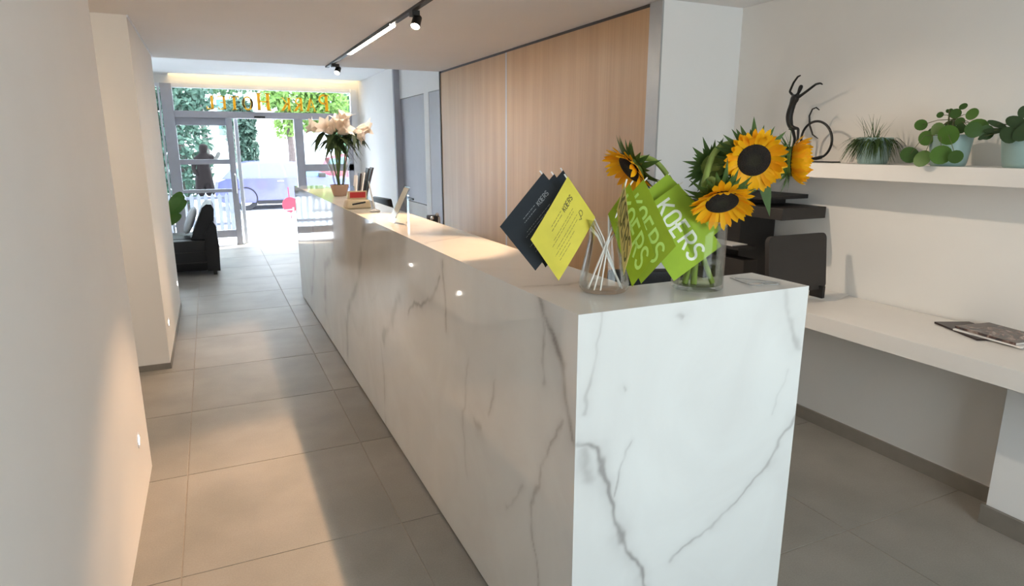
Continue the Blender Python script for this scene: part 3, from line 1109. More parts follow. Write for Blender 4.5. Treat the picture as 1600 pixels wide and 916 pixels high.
# warm downlight in the left recess
rl = thing('recess_downlight', (-1.15, 4.1, 2.34), 'warm round downlight in the ceiling of the left recess', 'light')
MB().lathe([(0.0, 0.0), (0.045, 0.0), (0.05, -0.006), (0.055, -0.006), (0.055, 0.009), (0.0, 0.009)], (-1.15, 4.1, 2.34), 24).build('lamp', M['lens'], rl, True)
ld = bpy.data.lights.new('recess_light', 'SPOT')
ld.energy = 13
ld.spot_size = math.radians(150)
ld.spot_blend = 1.0
ld.shadow_soft_size = 0.05
ld.color = (1.0, 0.66, 0.38)
lo = bpy.data.objects.new('recess_light', ld)
COL.objects.link(lo)
lo.location = (-1.15, 4.1, 2.32)

# step lights in the left walls
for y, z, wx, lab in ((3.03, 0.285, -0.398, 'small recessed step light low in the nearest left wall'),
                      (5.2, 0.27, -0.387, 'first small step light in the wall block beyond the recess'),
                      (6.72, 0.27, -0.387, 'second small step light, near the far end of the wall block')):
    s = thing('step_light', (wx, y, z), lab, 'light', 'step lights in the left wall')
    MB().lathe([(0.022, 0.0), (0.034, 0.0), (0.034, 0.003), (0.022, 0.003), (0.022, 0.0)], (wx, y, z), 20, (1, 0, 0)).build('ring', M['frame_white'], s, True)
    MB().lathe([(0.0, 0.0025), (0.0222, 0.0015)], (wx, y, z), 20, (1, 0, 0)).build('lens', M['step'], s, True)

# ------------------------------------------------------------------ shelf, worktop
sh = thing('wall_shelf', (2.86, 2.2, 1.425), 'thick white floating shelf holding the plants and sculpture', 'shelf')
box(2.72, 2.9895, 0.2, 3.138, 1.39, 1.46, bev=0.002).build('board', M['white_lam'], sh)
wt = thing('long_worktop', (2.74, 1.5, 0.74), 'long thick white worktop along the cream wall', 'worktop')
box(2.495, 2.9795, 0.2, 3.138, 0.70, 0.775, bev=0.002).build('board', M['white_lam'], wt)
bk = thing('worktop_support', (2.89, 0.7, 0), 'white boxed support under the right end of the worktop', 'support')
box(2.80, 2.9795, 0.2, 1.335, 0.085, 0.6995, bev=0.002).build('panel', M['wall_white'], bk)
box(2.786, 2.9795, 0.2, 1.348, 0, 0.085, bev=0.001).build('skirting', M['skirt'], bk)

# ------------------------------------------------------------------ black printer unit and panel on the worktop
pr = thing('office_printer', (2.8, 2.85, 0.775), 'black office printer with a wide scanner slab in the corner of the worktop', 'printer')
box(2.655, 2.975, 2.40, 3.125, 1.165, 1.226, bev=0.004).build('scanner_slab', M['black2'], pr)
bd = MB()
bd.box(2.70, 2.97, 2.73, 3.12, 0.775, 1.165, bev=0.006)
bd.build('body', M['black'], pr)
lowb = MB()
lowb.box(2.60, 2.70, 2.58, 3.12, 0.775, 0.93, bev=0.005)
lowb.build('paper_drawer', M['black2'], pr)
box(2.57, 2.70, 2.60, 3.12, 0.985, 1.0, bev=0.002).build('output_tray', M['black'], pr)
box(2.585, 2.695, 2.66, 3.0, 1.0002, 1.006).build('paper', M['paper'], pr)
box(2.80, 2.96, 2.66, 2.78, 1.2262, 1.262, bev=0.003).build('tray_post', M['black'], pr)
tb = MB()
tb.prism([(2.66, 1.262), (2.97, 1.262), (2.97, 1.284), (2.66, 1.274)], 'y', 2.52, 3.05)
tb.build('document_tray', M['black'], pr)

pn = thing('black_display', (2.65, 2.27, 0.775), 'dark rounded display panel standing on the worktop in front of the printer', 'monitor')
bm = bmesh.new()
bmesh.ops.create_cube(bm, size=1)
for q in bm.verts:
    q.co = V((q.co.x * 0.40, q.co.y * 0.025, q.co.z * 0.29))
bmesh.ops.bevel(bm, geom=[e for e in bm.edges if abs((e.verts[0].co - e.verts[1].co).y) > 0.01], offset=0.03, segments=5, affect='EDGES', profile=0.5)
mt = Matrix.Translation((2.64, 2.27, 0.965)) @ Matrix.Rotation(math.radians(-6), 4, 'X')
MB().bm(bm, mt).build('panel', M['black2'], pn, True)
for x in (2.48, 2.79):
    box(x, x + 0.02, 2.22, 2.30, 0.775, 0.84, bev=0.003).build('foot', M['black'], pn)

# ------------------------------------------------------------------ papers and magazines on the worktop
sp = thing('paper_sheet', (2.88, 2.24, 0.775), 'white sheet of paper on the worktop beside the marble desk corner', 'paper')
MB().add([(2.74, 2.28, 0.776), (2.80, 2.15, 0.776), (2.97, 2.20, 0.786), (2.95, 2.38, 0.778), (2.74, 2.28, 0.7752), (2.80, 2.15, 0.7752), (2.97, 2.20, 0.785), (2.95, 2.38, 0.7772)],
         [(0, 1, 2, 3), (7, 6, 5, 4), (0, 4, 5, 1), (1, 5, 6, 2), (2, 6, 7, 3), (3, 7, 4, 0)]).build('sheet', M['paper'], sp)


def magazine(cx, cy, z, w, d, h, rot, cover, label, page='pages'):
    t = thing('magazine', (cx, cy, z), label, 'magazine', 'magazines stacked on the worktop')
    c, s = math.cos(rot), math.sin(rot)
    ax_, ay_ = (c, s, 0), (-s, c, 0)
    MB().obox((cx, cy, z + h / 2), ax_, ay_, (0, 0, 1), w - 0.004, d - 0.004, h - 0.0016).build('pages', M[page], t)
    k = MB()
    k.obox((cx, cy, z + h - 0.0004), ax_, ay_, (0, 0, 1), w, d, 0.0008)
    k.obox((cx, cy, z + 0.0004), ax_, ay_, (0, 0, 1), w, d, 0.0008)
    k.obox((cx - c * w / 2, cy - s * w / 2, z + h / 2), ax_, ay_, (0, 0, 1), 0.001, d, h)
    k.build('cover', M[cover], t)
    return t


magazine(2.865, 1.53, 0.7753, 0.155, 0.26, 0.008, -0.42, 'mag_dark', 'dark folder poking out under the magazine stack', 'mag_dark')
magazine(2.868, 1.42, 0.7836, 0.195, 0.27, 0.006, -0.10, 'paper', 'white magazine in the middle of the stack on the worktop')
magazine(2.872, 1.425, 0.7899, 0.19, 0.255, 0.010, -0.16, 'cover', 'glossy dark photo magazine on top of the worktop stack')

# ------------------------------------------------------------------ shelf: sculpture
SX = 2.85
ft = thing('cyclist_sculpture', (SX, 2.45, 1.46), 'black iron sculpture of a cheering cyclist with raised arms', 'sculpture')
box(SX - 0.035, SX + 0.035, 2.275, 2.66, 1.4602, 1.466, bev=0.001).build('base', M['black_metal'], ft)
# wheel: spiral-drawn ring
cw = V((SX, 2.405, 1.572))
wp = []
for k in range(47):
    a = math.radians(-100 - k * 8.2)
    r = 0.094 + 0.004 * math.sin(a * 2)
    wp.append(cw + V((0, math.cos(a) * r, math.sin(a) * r)))
wp = [V((SX, 2.60, 1.4735)), V((SX, 2.50, 1.472)), V((SX, 2.44, 1.474))] + wp[3:]
MB().tube(wp, 0.0062, 8).build('wheel', M['black_metal'], ft, True)
MB().tube([(SX, 2.395, 1.655 - 0.045 - 0.03), (SX, 2.43, 1.60), (SX, 2.456, 1.65), (SX, 2.462, 1.695), (SX, 2.448, 1.728), (SX, 2.425, 1.735), (SX, 2.405, 1.722)], [0.002, 0.004, 0.005, 0.0045, 0.004, 0.0035, 0.003], 8).build('handlebar', M['black_metal'], ft, True)
# one continuous figure
fv_ = [(0, 2.598, 1.655), (0, 2.590, 1.72), (0, 2.568, 1.79), (0, 2.548, 1.812), (0, 2.537, 1.838), (0, 2.530, 1.856),
       (0.02, 2.600, 1.808), (0.025, 2.628, 1.828), (0.022, 2.605, 1.872), (0.018, 2.577, 1.900), (0.014, 2.555, 1.905),
       (-0.01, 2.52, 1.800), (-0.02, 2.47, 1.822), (-0.025, 2.42, 1.848), (-0.03, 2.39, 1.850), (-0.03, 2.375, 1.842),
       (0.0, 2.555, 1.637), (0.0, 2.525, 1.632), (0.0, 2.522, 1.585), (0.0, 2.528, 1.53), (0.0, 2.505, 1.522),
       (0.02, 2.58, 1.63), (0.022, 2.56, 1.58), (0.022, 2.575, 1.50), (0.02, 2.58, 1.468)]
fe_ = [(0, 1), (1, 2), (2, 3), (3, 4), (4, 5), (2, 6), (6, 7), (7, 8), (8, 9), (9, 10), (2, 11), (11, 12), (12, 13), (13, 14), (14, 15),
       (0, 16), (16, 17), (17, 18), (18, 19), (19, 20), (0, 21), (21, 22), (22, 23), (23, 24)]
fr_ = [0.019, 0.019, 0.017, 0.007, 0.012, 0.010, 0.007, 0.0065, 0.006, 0.0055, 0.0035, 0.008, 0.007, 0.006, 0.005, 0.003,
       0.011, 0.008, 0.0065, 0.005, 0.0035, 0.010, 0.008, 0.0065, 0.006]


def skin_obj(name, verts, edges, radii, material, parent, root=0, sub=1):
    base = WPOS[parent]
    me = bpy.data.meshes.new(name)
    me.from_pydata([V(p) - base for p in verts], edges, [])
    o = bpy.data.objects.new(name, me)
    COL.objects.link(o)
    o.parent = parent
    WPOS[o] = base.copy()
    sk = o.modifiers.new('skin', 'SKIN')
    sk.use_smooth_shade = True
    for i, sv in enumerate(me.skin_vertices[0].data):
        r = radii[i]
        sv.radius = (r, r) if not isinstance(r, tuple) else r
        sv.use_root = (i == root)
    ss = o.modifiers.new('sub', 'SUBSURF')
    ss.levels = ss.render_levels = sub
    dg = bpy.context.evaluated_depsgraph_get()
    ev = o.evaluated_get(dg)
    m2 = bpy.data.meshes.new_from_object(ev)
    o.modifiers.clear()
    o.data = m2
    m2.name = name
    m2.materials.clear()
    m2.materials.append(material)
    m2.polygons.foreach_set('use_smooth', [True] * len(m2.polygons))
    return o


skin_obj('figure', [(SX + p[0], p[1], p[2]) for p in fv_], fe_, fr_, M['black_metal'], ft, 0, 2)


# ------------------------------------------------------------------ shelf: plants
def pot(t, c, r0, r1, h):
    prof = [(0.0, 0.0), (r0 - 0.004, 0.0), (r0, 0.004)]
    for k in range(1, 9):
        f = k / 8
        prof.append((r0 + (r1 - r0) * (f ** 0.8), 0.004 + (h - 0.004) * f))
    prof += [(r1 - 0.002, h + 0.002), (r1 - 0.006, h), (r1 - 0.008, h - 0.012), (r1 - 0.01, h - 0.02)]
    MB().lathe(prof, c, 40).build('pot', M['pot'], t, True)
    MB().lathe([(r1 - 0.009, h - 0.012), (r1 * 0.5, h - 0.006), (0.0, h - 0.004)], c, 24).build('soil', M['soil'], t, True)


def leaf_disc(mb, c, n, rx, ry, up, cup=0.05, seg=16):
    n, c = V(n).normalized(), V(c)
    a = V(up)
    a = (a - n * a.dot(n)).normalized()
    b = n.cross(a)
    vs_ = [c + n * (cup * rx)]
    for ring, rr in enumerate((0.55, 1.0)):
        for k in range(seg):
            th = 2 * PI * k / seg
            h = cup * rx * (1 - rr * rr)
            vs_.append(c + a * math.cos(th) * ry * rr + b * math.sin(th) * rx * rr + n * h)
    fs_ = [(0, 1 + k, 1 + (k + 1) % seg) for k in range(seg)]
    fs_ += [(1 + k, 1 + seg + k, 1 + seg + (k + 1) % seg, 1 + (k + 1) % seg) for k in range(seg)]
    nb = len(vs_)
    vs_ += [p - n * 0.0012 for p in vs_]
    fs_ += [tuple(i + nb for i in reversed(f)) for f in list(fs_)]
    fs_ += [(1 + seg + k, nb + 1 + seg + k, nb + 1 + seg + (k + 1) % seg, 1 + seg + (k + 1) % seg) for k in range(seg)]
    return mb.add(vs_, fs_)


PX = 2.83
# grass plant
c1 = V((PX, 2.062, 1.4602))
gp = thing('potted_grass', c1, 'arching thin-leaved grass in a pale green pot, leftmost of the three plants', 'plant', 'potted plants on the shelf')
pot(gp, c1, 0.062, 0.078, 0.118)
gb = MB()
for k in range(480):
    a = random.uniform(0, 2 * PI)
    r0 = random.uniform(0, 0.06)
    p0 = c1 + V((math.cos(a) * r0, math.sin(a) * r0, 0.112))
    a2 = a + random.uniform(-0.5, 0.5)
    ln = random.uniform(0.06, 0.12) if k > 26 else random.uniform(0.10, 0.17)
    upr = random.uniform(0.15, 0.7) if k > 26 else random.uniform(1.2, 2.4)
    d = V((math.cos(a2), math.sin(a2), upr)).normalized()
    droop = random.uniform(0.6, 1.5) if k > 26 else 0.15
    if c1.x + math.cos(a2) * ln > 2.96:
        ln *= 0.5
    pts = []
    for s in range(6):
        f = s / 5
        p = p0 + d * ln * f - V((0, 0, droop * ln * f * f))
        p.z = max(p.z, 1.462)
        p.x = min(p.x, 2.985)
        pts.append(p)
    w = random.uniform(0.0024, 0.0044) if k > 26 else 0.0014
    sd = V((-math.sin(a2), math.cos(a2), 0))
    vs_ = []
    for s, p in enumerate(pts):
        ww = w * (1 - (s / 5) ** 2 * 0.9)
        vs_ += [p - sd * ww, p + sd * ww]
    gb.add(vs_, [(2 * s, 2 * s + 1, 2 * s + 3, 2 * s + 2) for s in range(5)])
o = gb.build('grass_blades', M['grass'], gp)
o['kind'] = 'stuff'

# pilea, round leaves: (px-derived) y, z on the plane of the pot, with depth x
c2 = V((PX, 1.716, 1.4602))
pp = thing('potted_pilea', c2, 'bushy round-leaved plant in a pale green pot, middle of the three', 'plant', 'potted plants on the shelf')
pot(pp, c2, 0.064, 0.080, 0.126)
PIL = [  # y, z, size, forward x, dark, tilt
    (1.834, 1.631, 0.0261, -0.030, 0, 0.2),
    (1.735, 1.610, 0.0280, -0.070, 0, -0.3),
    (1.771, 1.574, 0.0312, -0.080, 0, -0.5),
    (1.669, 1.585, 0.0409, -0.100, 0, -0.8),
    (1.810, 1.505, 0.0373, -0.115, 1, 0.1),
    (1.740, 1.491, 0.0364, -0.135, 0, 0.0),
    (1.675, 1.507, 0.0411, -0.120, 0, 0.1),
    (1.613, 1.500, 0.0282, -0.125, 1, 0.0),
    (1.777, 1.671, 0.0143, 0.000, 1, 0.2),
    (1.708, 1.673, 0.0223, -0.010, 1, 0.1),
    (1.688, 1.701, 0.0166, 0.000, 1, 0.4),
    (1.637, 1.668, 0.0258, -0.020, 0, 0.1),
    (1.668, 1.639, 0.0192, -0.040, 1, 0.0),
    (1.649, 1.611, 0.0204, -0.060, 1, -0.5),
    (1.590, 1.617, 0.0374, -0.050, 0, 0.3),
    (1.582, 1.604, 0.0318, -0.090, 1, -0.2),
    (1.550, 1.594, 0.0290, -0.060, 1, -0.3),
    (1.747, 1.685, 0.0085, 0.000, 1, 0.0),
    (1.741, 1.689, 0.0085, 0.010, 1, 0.3),
    (1.746, 1.627, 0.0228, 0.030, 1, 0.2),
    (1.808, 1.597, 0.0232, 0.020, 1, -0.2),
]
crown = c2 + V((0, 0, 0.19))
for k in range(3):
    MB().tube([c2 + V((0.01 * k - 0.01, 0.012 * k - 0.012, 0.11)), c2 + V((0.0, 0.02 * k - 0.02, 0.16)), crown + V((0, 0.025 * k - 0.025, 0.02 * k))], [0.004, 0.0035, 0.003], 6).build('stalk', M['twig'], pp, True)
for y, z, r, fx, dk_, ti in PIL:
    c = V((PX + fx, y, z))
    n = V((-1.0 + random.uniform(-0.3, 0.3), -0.45 + random.uniform(-0.5, 0.5), 0.45 + ti)).normalized()
    src = crown if z > 1.55 else c2 + V((-0.05, 0, 0.125))
    mid = (src + c) / 2 + V((0, 0, 0.02 if z < 1.55 else 0.008))
    if z < 1.55:
        mid = V((PX - 0.105, (src.y + c.y) / 2, 1.585))
    st = MB().tube([src, mid, c - n * 0.003], [0.0018, 0.0014, 0.0012], 5)
    lf = leaf_disc(MB(), c, n, r * 0.95, r, (random.uniform(-0.3, 0.3), random.uniform(-0.6, 0.6), 1)).build('leaf', M['pilea_d'] if dk_ else M['pilea'], pp, True)
    st.build('leaf_stalk', M['twig'], lf, True)

# third plant, thick dark oval leaves
c3 = V((PX, 1.435, 1.4602))
pq = thing('potted_peperomia', c3, 'dark oval-leaved plant in a pale green pot, cut by the right edge', 'plant', 'potted plants on the shelf')
pot(pq, c3, 0.064, 0.082, 0.124)
for y, z, rx, ry, fx, up, nz in ((1.454, 1.582, 0.0265, 0.0362, -0.09, (0, 0.6, 1), 0.5), (1.522, 1.624, 0.0124, 0.0372, -0.05, (0, 1, 0.35), 0.7), (1.524, 1.600, 0.0112, 0.0347, -0.06, (0, 1, -0.2), 0.6), (1.458, 1.630, 0.0242, 0.0363, -0.05, (0, 0.9, 0.4), 0.6), (1.447, 1.667, 0.0193, 0.0241, -0.03, (0, 0, 1), 0.2), (1.413, 1.589, 0.0285, 0.0357, -0.08, (0, -0.5, 1), 0.5), (1.550, 1.579, 0.0100, 0.0225, -0.07, (0, 1, -0.9), 0.4), (1.407, 1.616, 0.0238, 0.0333, -0.05, (0, -1, 0.5), 0.6), (1.474, 1.600, 0.0221, 0.0270, -0.02, (0, 0.3, 1), 0.9)):
    c = V((PX + fx, y, z))
    lf = leaf_disc(MB(), c, (-1, -0.4, nz), rx, ry, up).build('leaf', M['peper'], pq, True)
    MB().tube([c3 + V((0, 0, 0.115)), (c3 + V((0, 0, 0.16)) + c) / 2, c], [0.003, 0.0025, 0.002], 5).build('leaf_stalk', M['twig'], lf, True)

# ------------------------------------------------------------------ carafe with flag sticks
CC = V((0.955, 1.452, 1.1503))
cf = thing('glass_carafe', CC, 'clear waisted glass carafe holding the paper flags on sticks', 'carafe')
outer = [(0.0, 0.001), (0.045, 0.0), (0.060, 0.003), (0.0675, 0.012), (0.069, 0.024), (0.066, 0.045), (0.058, 0.085), (0.050, 0.120), (0.0455, 0.145), (0.0450, 0.160), (0.0465, 0.178), (0.0505, 0.196)]
inner = [(r - 0.0022, h + 0.0005) for r, h in reversed(outer[4:])] + [(0.062, 0.014), (0.045, 0.0085), (0.0, 0.008)]
MB().lathe(outer + [(0.0505, 0.1975), (0.0495, 0.198)] + inner[0:], CC, 48).build('vessel', M['vessel'], cf, True)

CARDW = 0.195


def flag(label, A, B, D, card, ink, style, foot, neck, tipx=0.012, bend=0.0, cat='paper flag'):
    A, B, D = V(A), V(B), V(D)
    s = (B - A)
    L = s.length
    w = (D - A)
    n = s.cross(w).normalized()
    if n.dot(V((0, 0, 1.54)) - A) < 0:   # printed side outward
        n = -n
    t = thing('paper_flag', A + s * 0.5, label, cat, 'paper flags in the glass carafe')
    NU, NV = 10, 2
    P = lambda a, b: A + s * b + w * a + n * (bend * math.sin(PI * a) + 0.0)
    vs_, fs_ = [], []
    for side in (0.0004, -0.0004):
        for i in range(NU + 1):
            for j in range(NV + 1):
                vs_.append(P(i / NU, j / NV) + n * side)
    st = NV + 1
    half = (NU + 1) * st
    for i in range(NU):
        for j in range(NV):
            q = (i * st + j, (i + 1) * st + j, (i + 1) * st + j + 1, i * st + j + 1)
            fs_ += [q, tuple(k + half for k in reversed(q))]
    edge = [i * st for i in range(NU + 1)] + [NU * st + j for j in range(1, st)] + [i * st + NV for i in range(NU - 1, -1, -1)] + [j for j in range(NV - 1, 0, -1)]
    for a, b in zip(edge, edge[1:] + edge[:1]):
        fs_.append((a, b, b + half, a + half))
    MB().add(vs_, fs_).build('card', card, t, True)
    ud = -s.normalized()
    bk_ = w * 0.018 - n * 0.0028
    sk = MB().tube([A + ud * tipx + bk_, A + bk_, B + bk_, V(neck), V(foot)], 0.0021, 8)
    sk.build('stick', M['stick'], t, True)
    if ink is None:
        return t
    mb = MB()
    if style == 'big':            # word runs along the long side, letters' tops towards the tip's far side
        pl_ = lambda u, v, l: A + w * u + s * v + n * (l + bend * math.sin(PI * u))
        h = 0.26
        # u in fractions of CARDW; letter height is v in fractions of L: build with uniform scale
        k = w.length / L
        hh = 0.245
        koers(mb, lambda u, v, l: pl_(u, 0.425 + (hh / 2 - v) * k, l), 0.09, 0.0, hh, 0.036, 0.0009)
    else:                          # small word plus lines of fine print
        pl_ = lambda u, v, l: A + w * u + s * v + n * (l + bend * math.sin(PI * u))
        k = w.length / L
        hh = 0.066
        # text lines run along the long side, reading towards the tip
        koers(mb, lambda u, v, l: pl_(0.36 - u, 0.24 + (hh - v) * k, l), 0.0, 0.0, hh, 0.013, 0.0009)
        im = MB()
        icon = [(0.16 + 0.035 * math.cos(a), 0.66 + 0.05 * math.sin(a)) for a in np.linspace(0.6, 5.2, 9)] + [(0.20, 0.74), (0.24, 0.70)]
        ribbon(im, icon, 0.012, lambda a, b, l: pl_(a, b, l), 0.0009)
        im.build('emblem', ink, t)
    mb.build('lettering', ink, t)
    if style != 'big':
        lm = MB()
        r_ = random.Random(len(label))
        for li, (v, u0, u1) in enumerate(((0.25, 0.40, 0.66), (0.31, 0.42, 0.68), (0.45, 0.22, 0.74), (0.50, 0.24, 0.80), (0.60, 0.22, 0.76), (0.66, 0.26, 0.84), (0.73, 0.40, 0.80), (0.79, 0.55, 0.82))):
            u = u0
            while u < u1:
                wl = r_.uniform(0.02, 0.07)
                ribbon(lm, [(u, v), (min(u + wl, u1), v)], 0.011 if li < 2 else 0.008, lambda a, b, l: A + w * a + s * b + n * (0.0008 + bend * math.sin(PI * a)))
                u += wl + 0.012
        lm.build('fine_print', ink, t)
    return t


nk = lambda dx, dy, z=1.30: (CC.x + dx, CC.y + dy, z)
fo = lambda dx, dy: (CC.x + dx, CC.y + dy, 1.1605)
flag('outermost of the black paper flags leaning left, its fine print in view', (0.834, 1.588, 1.469), (0.903, 1.505, 1.354), (0.711, 1.608, 1.324), M['card_black'], M['print_grey'], 'small', fo(0.035, -0.038), nk(-0.012, 0.020))
flag('black paper flag second from the left, mostly hidden by the outermost one', (0.871, 1.592, 1.465), (0.918, 1.506, 1.353), (0.757, 1.612, 1.338), M['card_black'], None, '', fo(0.042, -0.026), nk(-0.006, 0.025))
flag('black paper flag furthest back, its tip above the yellow flag', (0.905, 1.602, 1.475), (0.937, 1.504, 1.356), (0.780, 1.625, 1.334), M['card_black'], None, '', fo(0.045, -0.012), nk(0.0, 0.026))
flag('yellow paper flag with dark fine print leaning left', (0.874, 1.522, 1.461), (0.935, 1.474, 1.352), (0.758, 1.512, 1.298), M['card_yellow'], M['print_dark'], 'small', fo(0.05, -0.005), nk(-0.004, 0.006), bend=0.012)
flag('pale yellow paper flag seen almost edge-on at the carafe', (1.000, 1.437, 1.447), (0.983, 1.443, 1.374), (0.937, 1.304, 1.297), M['card_cream'], M['print_dark'], 'big', fo(-0.038, 0.02), nk(0.008, -0.004))
flag('olive green paper flag just right of the pale yellow one', (1.023, 1.446, 1.444), (0.966, 1.460, 1.361), (1.029, 1.330, 1.265), M['card_olive'], M['print_green'], 'big', fo(-0.05, 0.0), nk(0.010, 0.000))
flag('mid green paper flag between the olive one and the large lime one', (1.068, 1.445, 1.453), (0.974, 1.462, 1.357), (1.097, 1.331, 1.283), M['card_olive'], M['print_green'], 'big', fo(-0.03, -0.03), nk(0.012, 0.002))
flag('lime green paper flag facing the camera with a large white word', (1.163, 1.416, 1.441), (1.029, 1.442, 1.351), (1.240, 1.316, 1.276), M['card_green'], M['print_white'], 'big', fo(-0.046, 0.012), nk(0.018, -0.002))
flag('lime green paper flag hidden behind the lettered lime one', (1.158, 1.459, 1.465), (1.014, 1.464, 1.367), (1.296, 1.379, 1.314), M['card_green'], None, '', fo(-0.044, -0.02), nk(0.016, 0.01))

# ------------------------------------------------------------------ sunflowers in the cylinder vase
VC = V((1.222, 1.383, 1.1503))
vz = thing('glass_vase', VC, 'clear straight glass cylinder vase with water and sunflower stems', 'vase')
VR, VH = 0.072, 0.192
MB().lathe([(0.0, 0.0), (VR - 0.004, 0.0), (VR, 0.004), (VR, VH - 0.002), (VR - 0.001, VH), (VR - 0.002, VH), (VR - 0.003, VH - 0.002), (VR - 0.003, 0.014), (VR - 0.006, 0.012), (0.0, 0.012)], VC, 48).build('vessel', M['vessel'], vz, True)
MB().lathe([(0.0, 0.0125), (VR - 0.0065, 0.0125), (VR - 0.0035, 0.0145), (VR - 0.0035, 0.075), (VR - 0.006, 0.0742), (0.0, 0.074)], VC, 48).build('water', M['water'], vz, True)

RT, UP, TOCAM = V((0.9067, -0.4218, 0)), V((0.0945, 0.2032, 0.9746)), V((-0.4111, -0.8836, 0.2241))


def sunflower(label, c, nrm, R_, neck, foot, cup, seed, petals=54, stem_r=0.0075, reach=1.0, leaf_at=None, discr=0.55):
    rr = random.Random(seed)
    c = V(c)
    tv = (V((0, 0, 1.54)) - c).normalized()
    rv = V((0, 0, 1)).cross(tv).normalized()
    n = (rv * nrm[0] + tv.cross(rv) * nrm[1] + tv * nrm[2]).normalized()
    a0 = n.orthogonal().normalized()
    b0 = n.cross(a0)
    t = thing('sunflower', c, label, 'sunflower', 'sunflowers in the glass vase')
    rd = R_ * discr
    # disc with a slightly hollow middle
    me = MB().lathe([(rd, -0.004), (rd * 0.97, 0.004), (rd * 0.8, 0.008), (rd * 0.5, 0.008), (rd * 0.25, 0.005), (0.0, 0.004)], c, 32, n)
    o = me.build('disc', M['disc'], t, True)
    at = o.data.attributes.new('middle', 'FLOAT', 'POINT')
    at.data.foreach_set('value', [v for v in (0, 0, 0, 0.1, 0.9, 1.0) for _ in range(32)])
    pm = {}
    for k in range(petals):
        ring = k % 2
        a = 2 * PI * (k + rr.uniform(-0.3, 0.3)) / petals
        d = a0 * math.cos(a) + b0 * math.sin(a)
        s = n.cross(d)
        ln = (R_ - rd) * rr.uniform(0.92, 1.15) + 0.008
        wd = rr.uniform(0.0062, 0.0092) * R_ / 0.078
        tilt = cup + rr.uniform(-0.24, 0.24) + (0.22 if ring else 0)
        vs_ = []
        for q in range(6):
            f = q / 5
            w_ = wd * (0.55 + 1.1 * f) * (1 - f ** 3.2) + 0.0004
            if f > 0.99:
                w_ = 0.0007
            ang = tilt * (0.6 + 0.9 * f)
            p = c + d * (rd * 0.93 + ln * f * math.cos(ang * 0.8)) + n * (ln * f * math.sin(ang) + (0.002 if ring else -0.003))
            p += s * (rr.uniform(-0.001, 0.001))
            vs_ += [p - s * w_ + n * w_ * 0.25, p, p + s * w_ + n * w_ * 0.25]
        fs_ = []
        for q in range(5):
            i = q * 3
            fs_ += [(i, i + 1, i + 4, i + 3), (i + 1, i + 2, i + 5, i + 4)]
        MB().add(vs_, fs_).build('petal', M['petal2'] if rr.random() < 0.3 else M['petal'], t, 'all')
    # green back and pointed bracts
    MB().lathe([(rd * 1.02, -0.003), (rd * 0.98, -0.012), (rd * 0.72, -0.024), (rd * 0.36, -0.031), (0.0, -0.034)], c, 28, n).build('receptacle', M['calyx'], t, True)
    bmx = MB()
    for k in range(34):
        a = 2 * PI * (k + rr.uniform(-0.4, 0.4)) / 34
        d = a0 * math.cos(a) + b0 * math.sin(a)
        s = n.cross(d)
        ln = R_ * rr.uniform(0.45, 0.88)
        wd = R_ * rr.uniform(0.10, 0.155)
        back = rr.uniform(-0.5, 0.35)
        vs_ = []
        for q in range(5):
            f = q / 4
            w_ = wd * (1 - f ** 1.3) + 0.0003
            p = c + d * (rd * 0.85 + ln * f) + n * (-0.014 + ln * (back * f - 0.15 * f * f))
            vs_ += [p - s * w_, p + n * 0.002 * (1 - f), p + s * w_]
        fs_ = []
        for q in range(4):
            i = q * 3
            fs_ += [(i, i + 1, i + 4, i + 3), (i + 1, i + 2, i + 5, i + 4)]
        bmx.add(vs_, fs_)
    o = bmx.build('bracts', M['bract'], t)
    o['kind'] = 'stuff'
    pts = [c - n * 0.030, c - n * 0.05] + [V(p) for p in neck] + [V(foot)]
    # smooth the stem path
    sm = []
    for i in range(len(pts) - 1):
        p0, p1, p2, p3 = pts[max(i - 1, 0)], pts[i], pts[i + 1], pts[min(i + 2, len(pts) - 1)]
        for q in range(6):
            f = q / 6
            sm.append(0.5 * ((2 * p1) + (p2 - p0) * f + (2 * p0 - 5 * p1 + 4 * p2 - p3) * f * f + (3 * p1 - p0 - 3 * p2 + p3) * f ** 3))
    sm.append(pts[-1])
    rad = [stem_r * (1.5 if i < 4 else 1.15 if i < 10 else 1.0) for i in range(len(sm))]
    MB().tube(sm, rad, 10).build('stem', M['stem'], t, True)
    if leaf_at:
        for (lp, ld_, ll, lw2) in leaf_at:
            lp, ld_ = V(lp), V(ld_).normalized()
            sd = ld_.cross(V((0.3, 0.9, 0.2))).normalized()
            vs_ = []
            for q in range(7):
                f = q / 6
                w_ = lw2 * math.sin(PI * min(1, f ** 0.7)) + 0.0004
                p = lp + ld_ * ll * f + V((0, 0, -0.25 * ll * f * f))
                vs_ += [p - sd * w_, p - V((0, 0, 0.003)), p + sd * w_]
            fs_ = []
            for q in range(6):
                i = q * 3
                fs_ += [(i, i + 1, i + 4, i + 3), (i + 1, i + 2, i + 5, i + 4)]
            MB().add(vs_, fs_).build('leaf', M['bract'], t, 'all')
    return t


